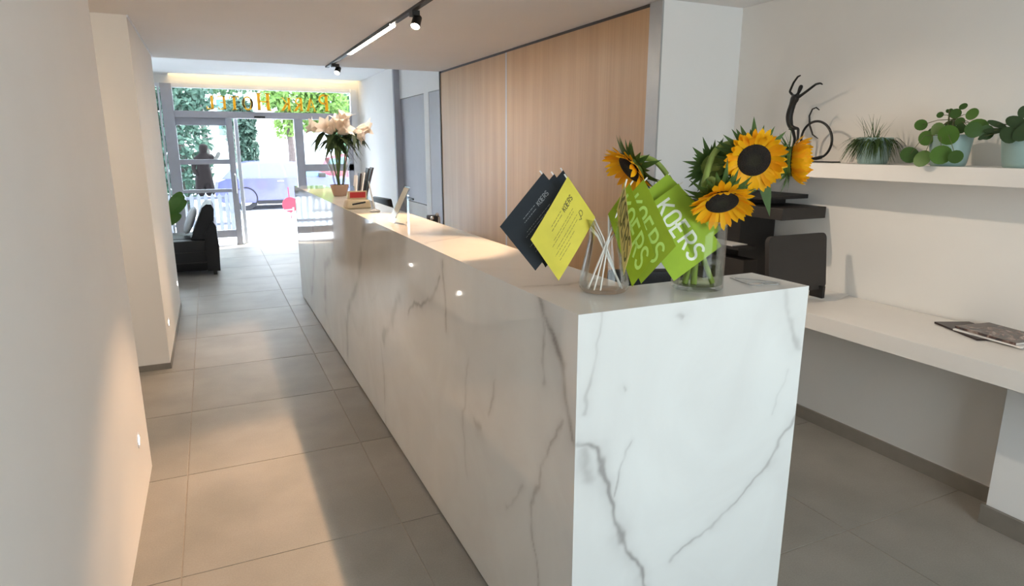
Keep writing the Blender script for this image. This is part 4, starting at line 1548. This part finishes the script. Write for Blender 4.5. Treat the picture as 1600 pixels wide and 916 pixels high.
vf = lambda dx, dy: VC + V((dx, dy, 0.0135))
sunflower('leftmost sunflower, drooping down over the pale flags', (1.112, 1.571, 1.476), (-0.70, -0.62, 0.34), 0.084, [(1.168, 1.53, 1.498), (1.19, 1.495, 1.455), (1.215, 1.44, 1.36)], vf(0.03, -0.03), 0.25, 21)
sunflower('largest sunflower, facing the camera above the others', (1.379, 1.363, 1.503), (0.2, -0.26, 0.93), 0.084, [(1.372, 1.44, 1.548), (1.318, 1.452, 1.525), (1.285, 1.448, 1.45), (1.255, 1.425, 1.36)], vf(-0.03, -0.02), 0.30, 22, stem_r=0.009)
sunflower('lowest sunflower, hanging down beside the lime flag', (1.200, 1.284, 1.399), (0.2, -0.78, 0.58), 0.078, [(1.215, 1.345, 1.455), (1.225, 1.385, 1.43), (1.232, 1.405, 1.36)], vf(-0.02, 0.03), 0.2, 23)
sunflower('sunflower seen edge-on facing right, beside the sculpture', (1.546, 1.375, 1.498), (0.97, 0.05, 0.12), 0.078, [(1.48, 1.415, 1.49), (1.40, 1.42, 1.46), (1.29, 1.41, 1.38)], vf(-0.045, 0.0), 0.75, 24,
          leaf_at=[((1.45, 1.40, 1.47), (0.35, -0.1, -1), 0.11, 0.017), ((1.40, 1.40, 1.47), (-0.6, -0.3, -0.9), 0.09, 0.012)])
sunflower('sunflower turned away, only its dark green back in view', (1.352, 1.50, 1.482), (-0.32, 0.06, -0.93), 0.070, [(1.318, 1.475, 1.47), (1.285, 1.455, 1.42), (1.26, 1.44, 1.35)], vf(0.0, 0.045), 1.45, 25, petals=24)

# ------------------------------------------------------------------ wire spectacles lying on the desk corner
sp = thing('eyeglasses', (1.41, 1.36, DH), 'thin wire-framed glasses lying folded on the marble desk corner', 'glasses')
rim1 = [V((1.395 + 0.024 * math.cos(a), 1.335 + 0.02 * math.sin(a), DH + 0.004)) for a in np.linspace(0, 2 * PI, 18)]
rim2 = [V((1.442 + 0.024 * math.cos(a), 1.322 + 0.02 * math.sin(a), DH + 0.004)) for a in np.linspace(0, 2 * PI, 18)]
MB().tube(rim1, 0.0014, 6).tube(rim2, 0.0014, 6).tube([(1.416, 1.336, DH + 0.004), (1.42, 1.336, DH + 0.006), (1.423, 1.332, DH + 0.004)], 0.0014, 6).build('rim', M['alu'], sp, True)
MB().tube([(1.374, 1.345, DH + 0.003), (1.39, 1.40, DH + 0.002), (1.40, 1.44, DH + 0.0018)], 0.0013, 6).build('temple', M['alu'], sp, True)
MB().tube([(1.464, 1.322, DH + 0.003), (1.45, 1.38, DH + 0.002), (1.40, 1.42, DH + 0.0045)], 0.0013, 6).build('temple', M['alu'], sp, True)

# ------------------------------------------------------------------ far end of the counter
# tan pot with lilies
LC = V((0.935, 5.31, DH + 0.0003))
lp = thing('lily_pot', LC, 'tan tapered pot under the white lilies on the counter', 'pot')
MB().lathe([(0.0, 0.0), (0.048, 0.0), (0.052, 0.004), (0.074, 0.086), (0.074, 0.09), (0.069, 0.09), (0.064, 0.06), (0.05, 0.012), (0.0, 0.012)], LC, 32).build('pot', M['tan'], lp, True)
lv = thing('lily_vase', LC + V((0, 0, 0.0125)), 'flared clear glass vase of lily stems standing in the tan pot', 'vase')
MB().lathe([(0.0, 0.0125), (0.032, 0.0125), (0.036, 0.02), (0.045, 0.10), (0.062, 0.19), (0.108, 0.30), (0.105, 0.30), (0.059, 0.19), (0.042, 0.10), (0.033, 0.022), (0.0, 0.02)], LC, 36).build('vessel', M['vessel'], lv, True)


def lily(k, tip, dirn, size, label, group, nleaf):
    rr = random.Random(100 + k)
    tip, d = V(tip), V(dirn).normalized()
    a0 = d.orthogonal().normalized()
    b0 = d.cross(a0)
    t = thing('lily', LC + V((0, 0, 0.30)), label, 'lily', group)
    base = tip - d * size
    for p in range(6):
        a = 2 * PI * p / 6 + rr.uniform(-0.1, 0.1)
        r = a0 * math.cos(a) + b0 * math.sin(a)
        s = d.cross(r)
        vs_ = []
        for q in range(7):
            f = q / 6
            rad = size * (0.06 + 0.12 * f + 0.42 * f ** 3)
            hh = size * (f * 1.05 - 0.14 * f ** 4)
            w_ = size * (0.05 + 0.26 * math.sin(PI * min(1.0, f * 0.92 + 0.02))) * (1.0 if p % 2 else 0.8)
            if q == 6:
                w_ = size * 0.02
            cpt = base + d * hh + r * rad
            vs_ += [cpt - s * w_ + r * w_ * -0.25, cpt, cpt + s * w_ + r * w_ * -0.25]
        fs_ = []
        for q in range(6):
            i = q * 3
            fs_ += [(i, i + 1, i + 4, i + 3), (i + 1, i + 2, i + 5, i + 4)]
        MB().add(vs_, fs_).build('petal', M['lily'], t, 'all')
    j = LC + V((max(-0.09, min(0.09, (base.x - LC.x) * 0.42)), max(-0.05, min(0.05, (base.y - LC.y) * 0.4)) + rr.uniform(-0.02, 0.02), 0.29))
    ft_ = LC + V((rr.uniform(-0.02, 0.02), rr.uniform(-0.02, 0.02), 0.022))
    up = V((base.x * 0.5 + j.x * 0.5, base.y * 0.5 + j.y * 0.5, max(j.z + 0.05, base.z - 0.05)))
    MB().tube([base + d * size * 0.05, up, j, ft_], [0.005, 0.005, 0.0055, 0.006], 7).build('stem', M['lily_stem'], t, True)
    for q in range(nleaf):
        a = rr.uniform(0, 2 * PI)
        if q % 2 == 0:
            a = rr.choice((0.0, PI)) + rr.uniform(-0.7, 0.7)
        l0 = up + (base - up) * rr.uniform(0.0, 0.9)
        out = V((math.cos(a), math.sin(a), rr.uniform(-0.2, 0.5))).normalized()
        ln, wd = rr.uniform(0.10, 0.19), rr.uniform(0.017, 0.028)
        sd = V((-math.sin(a), math.cos(a), 0.0))
        vs_ = []
        for z in range(6):
            f = z / 5
            w_ = wd * math.sin(PI * (0.12 + 0.88 * f) ** 0.8) + 0.0005 if f < 1 else 0.0005
            p = l0 + out * ln * f - V((0, 0, ln * (0.25 * f + 0.75 * f * f)))
            vs_ += [p - sd * w_, p - V((0, 0, 0.002)), p + sd * w_]
        fs_ = []
        for z in range(5):
            i = z * 3
            fs_ += [(i, i + 1, i + 4, i + 3), (i + 1, i + 2, i + 5, i + 4)]
        MB().add(vs_, fs_).build('leaf', M['lily_leaf'], t, 'all')


LG = 'white lilies in the flared vase'
lz = LC
lily(0, lz + V((-0.225, -0.02, 0.555)), (-0.9, -0.1, 0.35), 0.13, 'leftmost pinkish white lily in the flared vase', LG, 9)
lily(1, lz + V((-0.13, -0.10, 0.565)), (-0.6, -0.5, 0.5), 0.14, 'white lily facing left, front of the bouquet', LG, 9)
lily(2, lz + V((-0.05, 0.05, 0.60)), (-0.25, 0.2, 0.9), 0.13, 'white lily at the top left of the bouquet', LG, 9)
lily(3, lz + V((0.02, -0.06, 0.635)), (0.0, -0.3, 0.9), 0.135, 'open white lily at the top middle of the bouquet', LG, 9)
lily(4, lz + V((0.085, 0.0, 0.675)), (0.25, -0.1, 0.95), 0.14, 'tallest white lily, upright in the bouquet', LG, 9)
lily(5, lz + V((0.10, -0.09, 0.545)), (0.6, -0.5, 0.35), 0.13, 'white lily low at the front right of the bouquet', LG, 9)
lily(6, lz + V((0.29, 0.0, 0.545)), (0.97, 0.0, 0.12), 0.13, 'rightmost white lily, pointing sideways away from the bouquet', LG, 9)
lily(7, lz + V((0.225, -0.05, 0.46)), (0.75, -0.3, -0.4), 0.13, 'white lily drooping at the right of the bouquet', LG, 9)

# leaflet rack with dark magazines
RC = V((1.235, 5.95, 0.8303))
rk = thing('leaflet_rack', RC, 'pale stand of leaflets behind the lily pot', 'rack')
rkb = MB()
rkb.box(RC.x - 0.075, RC.x + 0.05, RC.y - 0.07, RC.y + 0.07, RC.z, RC.z + 0.012, bev=0.003)
rkb.box(RC.x - 0.075, RC.x - 0.068, RC.y - 0.07, RC.y + 0.07, RC.z + 0.012, RC.z + 0.36)
rkb.box(RC.x + 0.043, RC.x + 0.05, RC.y - 0.07, RC.y + 0.07, RC.z + 0.012, RC.z + 0.42)
rkb.box(RC.x - 0.068, RC.x + 0.043, RC.y - 0.07, RC.y + 0.07, RC.z + 0.24, RC.z + 0.252)
rkb.build('holder', M['acrylic'], rk)
for k, (col_, hh, lab) in enumerate((('paper', 0.20, 'white leaflet at the left of the leaflet stand'), ('mag_dark', 0.22, 'thin dark leaflet second from left in the stand'),
                                     ('paper', 0.23, 'white leaflet between two dark ones in the stand'), ('black', 0.27, 'tall dark magazine leaning in the leaflet stand'),
                                     ('mag_dark', 0.28, 'rightmost dark magazine leaning in the leaflet stand'))):
    x = RC.x - 0.055 + k * 0.022
    t = thing('leaflet', (x, RC.y, RC.z + 0.2525), lab, 'leaflet', 'leaflets in the stand on the far counter')
    lean = V((0.10 + 0.05 * k, 0, 1)).normalized()
    side = V((lean.z, 0, -lean.x))
    MB().obox(V((x, RC.y, RC.z + 0.254)) + lean * hh / 2, side, (0, 1, 0), lean, 0.013, 0.115, hh).build('leaflet_sheet', M[col_], t)

# cream tray with red card
TC = V((0.845, 4.2, DH + 0.0003))
ct = thing('card_tray', TC, 'cream rounded card tray with a slot on the far counter', 'tray')
bm = bmesh.new()
bmesh.ops.create_cube(bm, size=1)
for q in bm.verts:
    tp = 0.86 if q.co.z > 0 else 1
    q.co = V((q.co.x * 0.165 * tp, q.co.y * 0.12 * tp, q.co.z * 0.055))
bmesh.ops.bevel(bm, geom=bm.edges[:], offset=0.014, segments=3, affect='EDGES', profile=0.5)
MB().bm(bm, Matrix.Translation(TC + V((0, 0, 0.0275)))).build('body', M['cream'], ct, True)
MB().obox(TC + V((0, -0.0565, 0.034)), (1, 0, 0.15), (0, 1, 0), (-0.15, 0, 1), 0.085, 0.006, 0.010, 0.002).build('slot', M['black2'], ct)
rc_ = thing('red_card', TC + V((0, 0.02, 0.055)), 'red printed card standing on the cream tray', 'card')
MB().obox(TC + V((0.005, 0.01, 0.083)), (1, 0, 0), (0, 0.96, 0.28), (0, -0.28, 0.96), 0.125, 0.003, 0.056).build('board', M['cream'], rc_)
MB().obox(TC + V((0.008, 0.0078, 0.083)), (1, 0, 0), (0, 0.96, 0.28), (0, -0.28, 0.96), 0.10, 0.001, 0.038).build('print', M['red'], rc_)

# pen on a stand
pb = V((0.895, 3.92, DH + 0.0003))
pe = thing('counter_pen', pb, 'slim white pen leaning in a small round base on the counter', 'pen')
MB().lathe([(0.0, 0.0), (0.03, 0.0), (0.032, 0.004), (0.024, 0.009), (0.008, 0.016), (0.0, 0.018)], pb, 24).build('base', M['white_lam'], pe, True)
MB().tube([pb + V((0, 0, 0.012)), pb + V((-0.022, 0, 0.13)), pb + V((-0.03, 0.0, 0.185))], [0.004, 0.0045, 0.003], 8).build('barrel', M['stick'], pe, True)

# acrylic sign holder, leaning
ah = V((0.85, 3.32, DH + 0.0003))
ac = thing('acrylic_sign_holder', ah, 'slanted clear acrylic leaflet holder on the counter', 'sign holder')
ln = V((0.10, 0.0, 0.195)).normalized()
sd = V((ln.z, 0, -ln.x))
MB().obox(ah + V((-0.01, 0, 0)) + ln * 0.103, sd, (0, 1, 0), ln, 0.006, 0.10, 0.205, 0.001).build('front_plate', M['acrylic'], ac)
MB().obox(ah + V((-0.004, 0, 0.012)) + ln * 0.10 , sd, (0, 1, 0), ln, 0.002, 0.09, 0.17).build('leaflet', M['paper'], ac)
MB().obox(ah + V((0.085, 0, 0.07)), (1, 0, 0), (0, 1, 0), V((0.02, 0, 1)).normalized(), 0.003, 0.035, 0.14).build('back_leg', M['acrylic'], ac)

# staff side of the counter: low desk, dark chair, small appliance
sdk = thing('staff_desk', (1.36, 4.6, 0), 'pale staff worktop behind the counter', 'desk')
box(1.06, 1.56, 3.9, 6.6, 0.80, 0.83, bev=0.002).build('board', M['white_lam'], sdk)
for y in (3.95, 6.5):
    box(1.10, 1.52, y, y + 0.03, 0, 0.80).build('leg', M['white_lam'], sdk)
ap = thing('small_appliance', (1.48, 4.6, 0.83), 'small dark desk appliance with bright chrome knobs behind the counter', 'appliance')
box(1.445, 1.525, 4.56, 4.64, 0.8302, 1.035, bev=0.008).build('body', M['black'], ap)
MB().sphere((1.46, 4.545, 1.02), 0.016, 12).build('knob', M['chrome'], ap, True)
MB().sphere((1.50, 4.55, 1.045), 0.014, 12).build('knob', M['chrome'], ap, True)
MB().cyl((1.515, 4.55, 0.83), (1.515, 4.55, 1.03), 0.009, 10).build('pipe', M['chrome'], ap, True)


def office_chair(x, y, z_seat, z_top, rot, label, m):
    t = thing('office_chair', (x, y, 0), label, 'chair')
    c, s = math.cos(rot), math.sin(rot)
    ax_, ay_ = V((c, s, 0)), V((-s, c, 0))
    MB().obox(V((x, y, z_seat)), ax_, ay_, (0, 0, 1), 0.46, 0.45, 0.09, 0.03).build('seat', m, t, True)
    bz = (z_seat + 0.12 + z_top) / 2
    MB().obox(V((x, y, bz)) + ay_ * 0.23, ax_, (ay_ * 0.98 + V((0, 0, -0.17))).normalized(), (ay_ * 0.17 + V((0, 0, 0.98))).normalized(), 0.44, 0.06, z_top - z_seat - 0.12, 0.025).build('backrest', m, t, True)
    MB().obox(V((x, y, z_seat + 0.06)) + ay_ * 0.23, ax_, ay_, (0, 0, 1), 0.06, 0.03, 0.25).build('back_bar', M['black'], t)
    MB().cyl((x, y, 0.09), (x, y, z_seat - 0.04), 0.03, 12).build('column', M['chrome'], t, True)
    for k in range(5):
        a = 2 * PI * k / 5 + rot
        e = V((x + 0.28 * math.cos(a), y + 0.28 * math.sin(a), 0.065))
        MB().tube([(x, y, 0.10), e], [0.022, 0.016], 8).build('leg', M['black'], t, True)
        MB().sphere((e.x, e.y, 0.0265), 0.026, 10).build('castor', M['black'], t, True)


office_chair(2.08, 2.85, 0.47, 0.93, math.radians(160), 'black office chair behind the marble desk, seen between the green flags', M['leather'])
office_chair(1.92, 7.0, 0.5, 1.0, math.radians(100), 'dark office chair back behind the far end of the counter', M['leather'])

# ------------------------------------------------------------------ lobby: black leather armchair, plant
arx, ary = -0.45, 8.95
am = thing('leather_armchair', (arx, ary, 0), 'black leather armchair in the lobby, its back to the aisle', 'armchair')
# faces -x; back stands at x about 0
for y0, y1 in ((8.50, 8.68), (9.22, 9.40)):
    box(-0.92, -0.12, y0, y1, 0.06, 0.44, bev=0.04).build('armrest', M['leather'], am, True)
    for k, zz in enumerate((0.16, 0.29)):
        box(-0.90, -0.14, y0 - 0.006, y0 + 0.004, zz, zz + 0.012).build('seam', M['black'], am)
box(-0.92, -0.12, 8.68, 9.22, 0.06, 0.30, bev=0.03).build('seat_base', M['leather'], am, True)
box(-0.93, -0.20, 8.69, 9.21, 0.30, 0.45, bev=0.05).build('seat_cushion', M['leather'], am, True)
MB().prism([(-0.14, 0.06), (0.0, 0.05), (0.012, 0.35), (0.0, 0.60), (-0.03, 0.66), (-0.14, 0.5)], 'y', 8.50, 9.40).build('back_shell', M['leather'], am, True)
prf = [(-0.30, 0.42), (-0.12, 0.40), (-0.03, 0.55), (-0.015, 0.70), (-0.005, 0.80), (-0.03, 0.855), (-0.085, 0.86), (-0.135, 0.82), (-0.175, 0.72), (-0.235, 0.58)]
MB().prism(prf, 'y', 8.56, 9.34).build('back_cushion', M['leather'], am, True)
for k in range(4):
    box(-0.88 if k % 2 else -0.08, -0.84 if k % 2 else -0.04, 8.54 if k < 2 else 9.32, 8.58 if k < 2 else 9.36, 0, 0.065).build('foot', M['black'], am)
tw = thing('backrest_glare', (-0.27, 8.95, 0.45), 'pale padded shape standing for window glare on the black armchair back', 'glare')  # added shape, its pale colour plays the glare on the leather backrest
bm = bmesh.new()
bmesh.ops.create_uvsphere(bm, u_segments=20, v_segments=12, radius=1)
for q in bm.verts:
    e = 0.55
    q.co = V((q.co.x * 0.05, math.copysign(abs(q.co.y) ** e, q.co.y) * 0.2, math.copysign(abs(q.co.z) ** e, q.co.z) * 0.17))
MB().bm(bm, Matrix.Translation((-0.285, 8.95, 0.64)) @ Matrix.Rotation(math.radians(22), 4, 'Y')).build('cover', M['glare'], tw, 'all')

lpn = thing('lobby_plant', (-0.74, 9.75, 0), 'leafy green pot plant beside the black armchair', 'plant')
MB().lathe([(0.0, 0.0), (0.13, 0.0), (0.17, 0.30), (0.155, 0.30), (0.14, 0.26), (0.0, 0.26)], (-0.74, 9.75, 0), 28).build('pot', M['white_lam'], lpn, True)
MB().lathe([(0.148, 0.275), (0.0, 0.285)], (-0.74, 9.75, 0), 24).build('soil', M['soil'], lpn, True)
rr = random.Random(5)
for k in range(14):
    a = rr.uniform(0, 2 * PI) if k > 3 else rr.uniform(-0.9, 0.5)
    d = V((math.cos(a), math.sin(a), rr.uniform(0.8, 2.2))).normalized()
    e = V((-0.74, 9.75, 0.28)) + d * rr.uniform(0.35, 0.62)
    lf = leaf_disc(MB(), e, (math.sin(a) * 0.5, -1, 0.35), 0.07, 0.17, d + V((0, 0, -0.3)), 0.15).build('leaf', M['pilea'], lpn, True)
    MB().tube([(-0.74, 9.75, 0.27), (V((-0.74, 9.75, 0.27)) + e) / 2 + V((0, 0, 0.03)), e], [0.008, 0.006, 0.004], 6).build('leaf_stalk', M['lily_stem'], lf, True)

# ------------------------------------------------------------------ outside
struct('ground', box(-30, 30, 11.25, 16.2, -0.14, -0.02), M['pavement'], 'pale forecourt outside the entrance')
struct('ground_2', box(-30, 30, 16.2, 22.5, -0.3, -0.12), M['asphalt'], 'street with parked cars')
struct('ground_3', box(-30, 30, 22.5, 40, -0.14, -0.02), M['pavement'], 'far pavement across the street')
hb = thing('white_building', (4, 32, 0), 'white rendered building across the street', 'building')
box(-22, 26, 31, 33, -0.02, 11).build('wall', M['facade'], hb)
for k in range(9):
    x = -18 + k * 4.6
    for z in (1.9, 5.0):
        f = box(x, x + 1.3, 30.95, 31.02, z, z + 1.7).build('window', M['frame_white'], hb)
        box(x + 0.1, x + 1.2, 30.94, 30.96, z + 0.1, z + 1.6).build('pane', M['car_glass'], f)


def tree(x, y, base, blobs, leaf, n, ls, seed, label, trunk=True):
    """blobs: (dx, dy, z, rx, ry, rz)"""
    r = np.random.default_rng(seed)
    t = thing('tree', (x, y, base), label, 'tree', 'trees and hedges across the forecourt')
    if trunk:
        zt = max(b[2] for b in blobs)
        MB().tube([(x, y, base), (x + 0.05, y, base + (zt - base) * 0.4), (x - 0.03, y, zt)], [0.16, 0.12, 0.05], 9).build('trunk', M['bark'], t, True)
    vol = np.array([b[3] * b[4] * b[5] for b in blobs])
    pk = r.choice(len(blobs), size=n, p=vol / vol.sum())
    B = np.array(blobs)[pk]
    d = r.normal(size=(n, 3))
    d /= np.linalg.norm(d, axis=1)[:, None]
    rad = r.uniform(0.25, 1, size=n) ** 0.5
    c = np.stack([x + B[:, 0], y + B[:, 1], B[:, 2]], 1) + d * rad[:, None] * B[:, 3:6]
    c[:, 2] = np.maximum(c[:, 2], base + 0.05)
    u = r.normal(size=(n, 3))
    u /= np.linalg.norm(u, axis=1)[:, None]
    w = np.cross(u, r.normal(size=(n, 3)))
    w /= np.linalg.norm(w, axis=1)[:, None]
    s = ls * r.uniform(0.6, 1.3, size=(n, 1))
    vs_ = np.stack([c - u * s, c + w * s * 0.45, c + u * s, c - w * s * 0.45], 1).reshape(-1, 3) - np.array([x, y, base])
    me = bpy.data.meshes.new('foliage')
    me.vertices.add(4 * n)
    me.vertices.foreach_set('co', vs_.astype(np.float32).ravel())
    me.loops.add(4 * n)
    me.loops.foreach_set('vertex_index', np.arange(4 * n, dtype=np.int32))
    me.polygons.add(n)
    me.polygons.foreach_set('loop_start', np.arange(n, dtype=np.int32) * 4)
    me.polygons.foreach_set('loop_total', np.full(n, 4, dtype=np.int32))
    me.update(calc_edges=True)
    me.materials.append(leaf)
    o = bpy.data.objects.new('foliage', me)
    COL.objects.link(o)
    o.parent = t
    o['kind'] = 'stuff'
    return t


tree(-0.62, 17.5, -0.02, [(0, 0, 1.5, 0.75, 0.7, 1.5), (-1.0, 0, 2.0, 0.8, 0.7, 1.5), (0.2, 0, 2.6, 0.7, 0.6, 0.55)], M['foliage_d'], 5200, 0.10, 31, 'dark green hedge-like tree behind the left glass panel')
tree(1.02, 23.6, -0.02, [(0.0, 0, 2.3, 0.55, 0.5, 0.9), (0.1, 0, 1.4, 0.45, 0.5, 0.9)], M['foliage_d'], 3200, 0.10, 32, 'dark green bush seen through the open entrance, left side')
tree(2.75, 25.3, -0.02, [(0.3, 0, 3.3, 1.2, 0.8, 0.75), (-0.1, 0, 2.2, 0.5, 0.4, 0.4), (1.3, 0, 3.1, 0.9, 0.8, 0.9), (0.6, 0.2, 2.55, 0.8, 0.4, 0.5)], M['foliage2'], 4200, 0.12, 33, 'bright green tree at the right of the open entrance')
tree(-0.1, 27.0, -0.02, [(0.7, 0, 4.0, 1.5, 0.7, 0.6), (2.4, 0, 4.1, 1.3, 0.7, 0.6), (-0.9, 0, 3.5, 1.0, 0.7, 0.5)], M['foliage'], 3600, 0.12, 34, 'green tree crown behind the gold lettering')
tree(6.0, 28.4, -0.02, [(0, 0, 2.2, 1.4, 1.0, 1.6), (0.8, 0, 3.6, 1.5, 1.0, 1.2)], M['foliage'], 4200, 0.13, 35, 'green tree beyond the right side glass')
tree(1.78, 12.9, -0.02, [(0, 0, 0.30, 0.32, 0.25, 0.28)], M['foliage2'], 700, 0.05, 36, 'low yellow-green leaf clump standing for a tree reflection in the counter top', False)  # added clump plays the green reflection in the counter top


# parked cars, side-on
def car(x0, y0, zg, L, H, paint, label, flip=False):
    t = thing('car', (x0 + L / 2, y0 + 0.85, zg), label, 'car', 'cars parked on the street')
    X = lambda f: x0 + (L * (1 - f) if flip else L * f)
    Z = lambda f: zg + H * f
    body = [(0.005, 0.30), (0.0, 0.42), (0.012, 0.60), (0.06, 0.66), (0.72, 0.66), (0.95, 0.58), (0.99, 0.46), (1.0, 0.30), (0.985, 0.17), (0.90, 0.15), (0.10, 0.15), (0.015, 0.18)]
    mb = MB()
    ring = []
    ys = [y0, y0 + 0.06, y0 + 0.85, y0 + 1.64, y0 + 1.70]
    sc = [0.965, 1.0, 1.0, 1.0, 0.965]
    vs_ = []
    for y, s in zip(ys, sc):
        for fx, fz in body:
            vs_.append((X(0.5 + (fx - 0.5) * s), y, Z(0.4 + (fz - 0.4) * s)))
    nb = len(body)
    fs_ = [tuple(range(nb)), tuple(range(4 * nb, 5 * nb))]
    for i in range(4):
        for k in range(nb):
            a, b = i * nb + k, i * nb + (k + 1) % nb
            fs_.append((a, b, b + nb, a + nb))
    MB().add(vs_, fs_).build('body', paint, t, True)
    cab = [(0.05, 0.65), (0.13, 0.93), (0.22, 0.985), (0.40, 1.0), (0.52, 0.97), (0.74, 0.65)]
    vs_ = []
    for y, s in ((y0 + 0.07, 0.0), (y0 + 0.85, 0.0), (y0 + 1.63, 0.0)):
        for k, (fx, fz) in enumerate(cab):
            inn = 0.14 * (fz - 0.65) / 0.35
            yy = y + (inn if y < y0 + 0.5 else -inn if y > y0 + 1.2 else 0)
            vs_.append((X(fx), yy, Z(fz)))
    nb = len(cab)
    fs_ = [tuple(range(nb)), tuple(range(2 * nb, 3 * nb))]
    for i in range(2):
        for k in range(nb):
            a, b = i * nb + k, i * nb + (k + 1) % nb
            fs_.append((a, b, b + nb, a + nb))
    MB().add(vs_, fs_).build('cabin', paint, t, True)
    for q in ([(0.10, 0.68), (0.155, 0.90), (0.27, 0.945), (0.27, 0.68)], [(0.285, 0.68), (0.285, 0.945), (0.41, 0.955), (0.43, 0.68)], [(0.45, 0.68), (0.43, 0.955), (0.51, 0.935), (0.68, 0.68)]):
        vs_ = []
        for off in (0.004, -0.02):
            for fx, fz in q:
                inn = 0.07 + 0.14 * (fz - 0.65) / 0.35
                vs_.append((X(fx), y0 + inn - off, Z(fz)))
        nq = len(q)
        fs_ = [tuple(range(nq)), tuple(range(nq, 2 * nq))] + [(k, (k + 1) % nq, nq + (k + 1) % nq, nq + k) for k in range(nq)]
        MB().add(vs_, fs_).build('side_window', M['car_glass'], t)
    for fx in (0.18, 0.80):
        for y in (y0 - 0.01, y0 + 1.53):
            w_ = MB().lathe([(0.0, 0.03), (0.20, 0.03), (0.30, 0.0), (0.315, 0.03), (0.315, 0.15), (0.30, 0.18), (0.0, 0.18)], (X(fx), y, zg + 0.315), 28, (0, 1, 0)).build('wheel', M['tyre'], t, True)
            MB().lathe([(0.0, 0.02), (0.19, 0.026), (0.2, 0.04)], (X(fx), y, zg + 0.315), 20, (0, 1, 0)).build('hubcap', M['alu'], w_, True)
    MB().obox((X(0.665), y0 - 0.05, Z(0.70)), (1, 0, 0), (0, 1, 0), (0, 0, 1), 0.18, 0.14, 0.12, 0.02).build('mirror', M['black'], t, True)
    MB().obox((X(0.97), y0 + 0.1, Z(0.5)), (1, 0, 0), (0, 1, 0), (0, 0, 1), 0.16, 0.24, 0.09, 0.02).build('headlight', M['chrome'], t, True)
    MB().obox((X(0.40), y0 - 0.012, Z(0.59)), (1, 0, 0), (0, 1, 0), (0, 0, 1), 0.16, 0.03, 0.025, 0.006).build('door_handle', M['alu'], t)
    MB().obox((X(0.5), y0 + 0.02, Z(0.16)), (1, 0, 0), (0, 1, 0), (0, 0, 1), L * 0.5, 0.06, 0.10, 0.01).build('sill', M['tyre'], t)


car(0.05, 18.4, -0.12, 4.1, 1.28, M['car_blue'], 'lilac-blue hatchback parked across the forecourt')
car(2.9, 21.2, -0.12, 4.0, 1.42, M['car_red'], 'red car parked behind, seen through the right side glass')

# picket fence on the left of the forecourt
pf = thing('picket_fence', (-0.6, 12.9, -0.02), 'low grey picket fence outside the left glass panel', 'fence')
for z in (0.12, 0.60):
    box(-1.9, 0.26, 12.92, 12.95, z, z + 0.05).build('rail', M['fence'], pf)
k = 0
x = -1.88
while x < 0.26:
    MB().prism([(x, -0.02), (x + 0.065, -0.02), (x + 0.065, 0.66), (x + 0.0325, 0.71), (x, 0.66)], 'y', 12.89, 12.915).build('picket', M['fence'], pf)
    x += 0.115
box(0.26, 0.33, 12.88, 12.95, -0.02, 0.78).build('post', M['fence'], pf)

# red round sign
rs = thing('round_red_sign', (1.49, 14.4, -0.02), 'red round sign on a thin pole outside the entrance', 'sign')
MB().lathe([(0.0, 0.0), (0.13, 0.0), (0.13, 0.02), (0.0, 0.03)], (1.49, 14.4, -0.02), 20).build('base', M['alu'], rs, True)
MB().cyl((1.49, 14.4, 0.0), (1.46, 14.4, 0.70), 0.012, 10).build('pole', M['sign_red'], rs, True)
MB().lathe([(0.0, -0.012), (0.16, -0.012), (0.165, 0.0), (0.16, 0.012), (0.0, 0.012)], (1.48, 14.38, 0.33), 32, (0, -1, 0)).build('disc', M['sign_red'], rs, True)

# rope barrier low across the forecourt
rb = thing('low_chain_barrier', (0.95, 13.6, -0.02), 'thin low grey chain across the forecourt', 'chain')
MB().tube([(0.45, 13.6, 0.29), (0.8, 13.6, 0.27), (1.1, 13.6, 0.275), (1.45, 13.6, 0.30)], 0.012, 8).build('chain', M['fence'], rb, True)
for x in (0.45, 1.45):
    MB().cyl((x, 13.6, -0.02), (x, 13.6, 0.34), 0.018, 10).build('post', M['fence'], rb, True)

# dark figure statue behind the left glass
stt = thing('garden_statue', (-0.12, 14.2, -0.02), 'dark statue of a standing figure beyond the left glass panel', 'statue')
box(-0.34, 0.10, 14.05, 14.35, -0.02, 0.55, bev=0.01).build('pedestal', M['facade'], stt)
sv = [(-0.12, 14.2, 0.98), (-0.12, 14.2, 1.2), (-0.10, 14.2, 1.32), (-0.09, 14.2, 1.42), (-0.08, 14.2, 1.51), (-0.075, 14.2, 1.60), (-0.24, 14.2, 1.29), (-0.30, 14.18, 1.12), (-0.22, 14.12, 0.98),
      (0.03, 14.2, 1.34), (0.13, 14.15, 1.30), (0.20, 14.1, 1.44), (-0.20, 14.2, 0.80), (-0.22, 14.2, 0.56), (-0.05, 14.2, 0.80), (-0.03, 14.2, 0.56)]
se = [(0, 1), (1, 2), (2, 3), (3, 4), (4, 5), (2, 6), (6, 7), (7, 8), (2, 9), (9, 10), (10, 11), (0, 12), (12, 13), (0, 14), (14, 15)]
sr = [0.13, 0.11, 0.10, 0.045, 0.095, 0.085, 0.055, 0.045, 0.04, 0.055, 0.045, 0.04, 0.11, 0.09, 0.11, 0.09]
skin_obj('figure', sv, se, sr, M['statue'], stt, 0, 1)
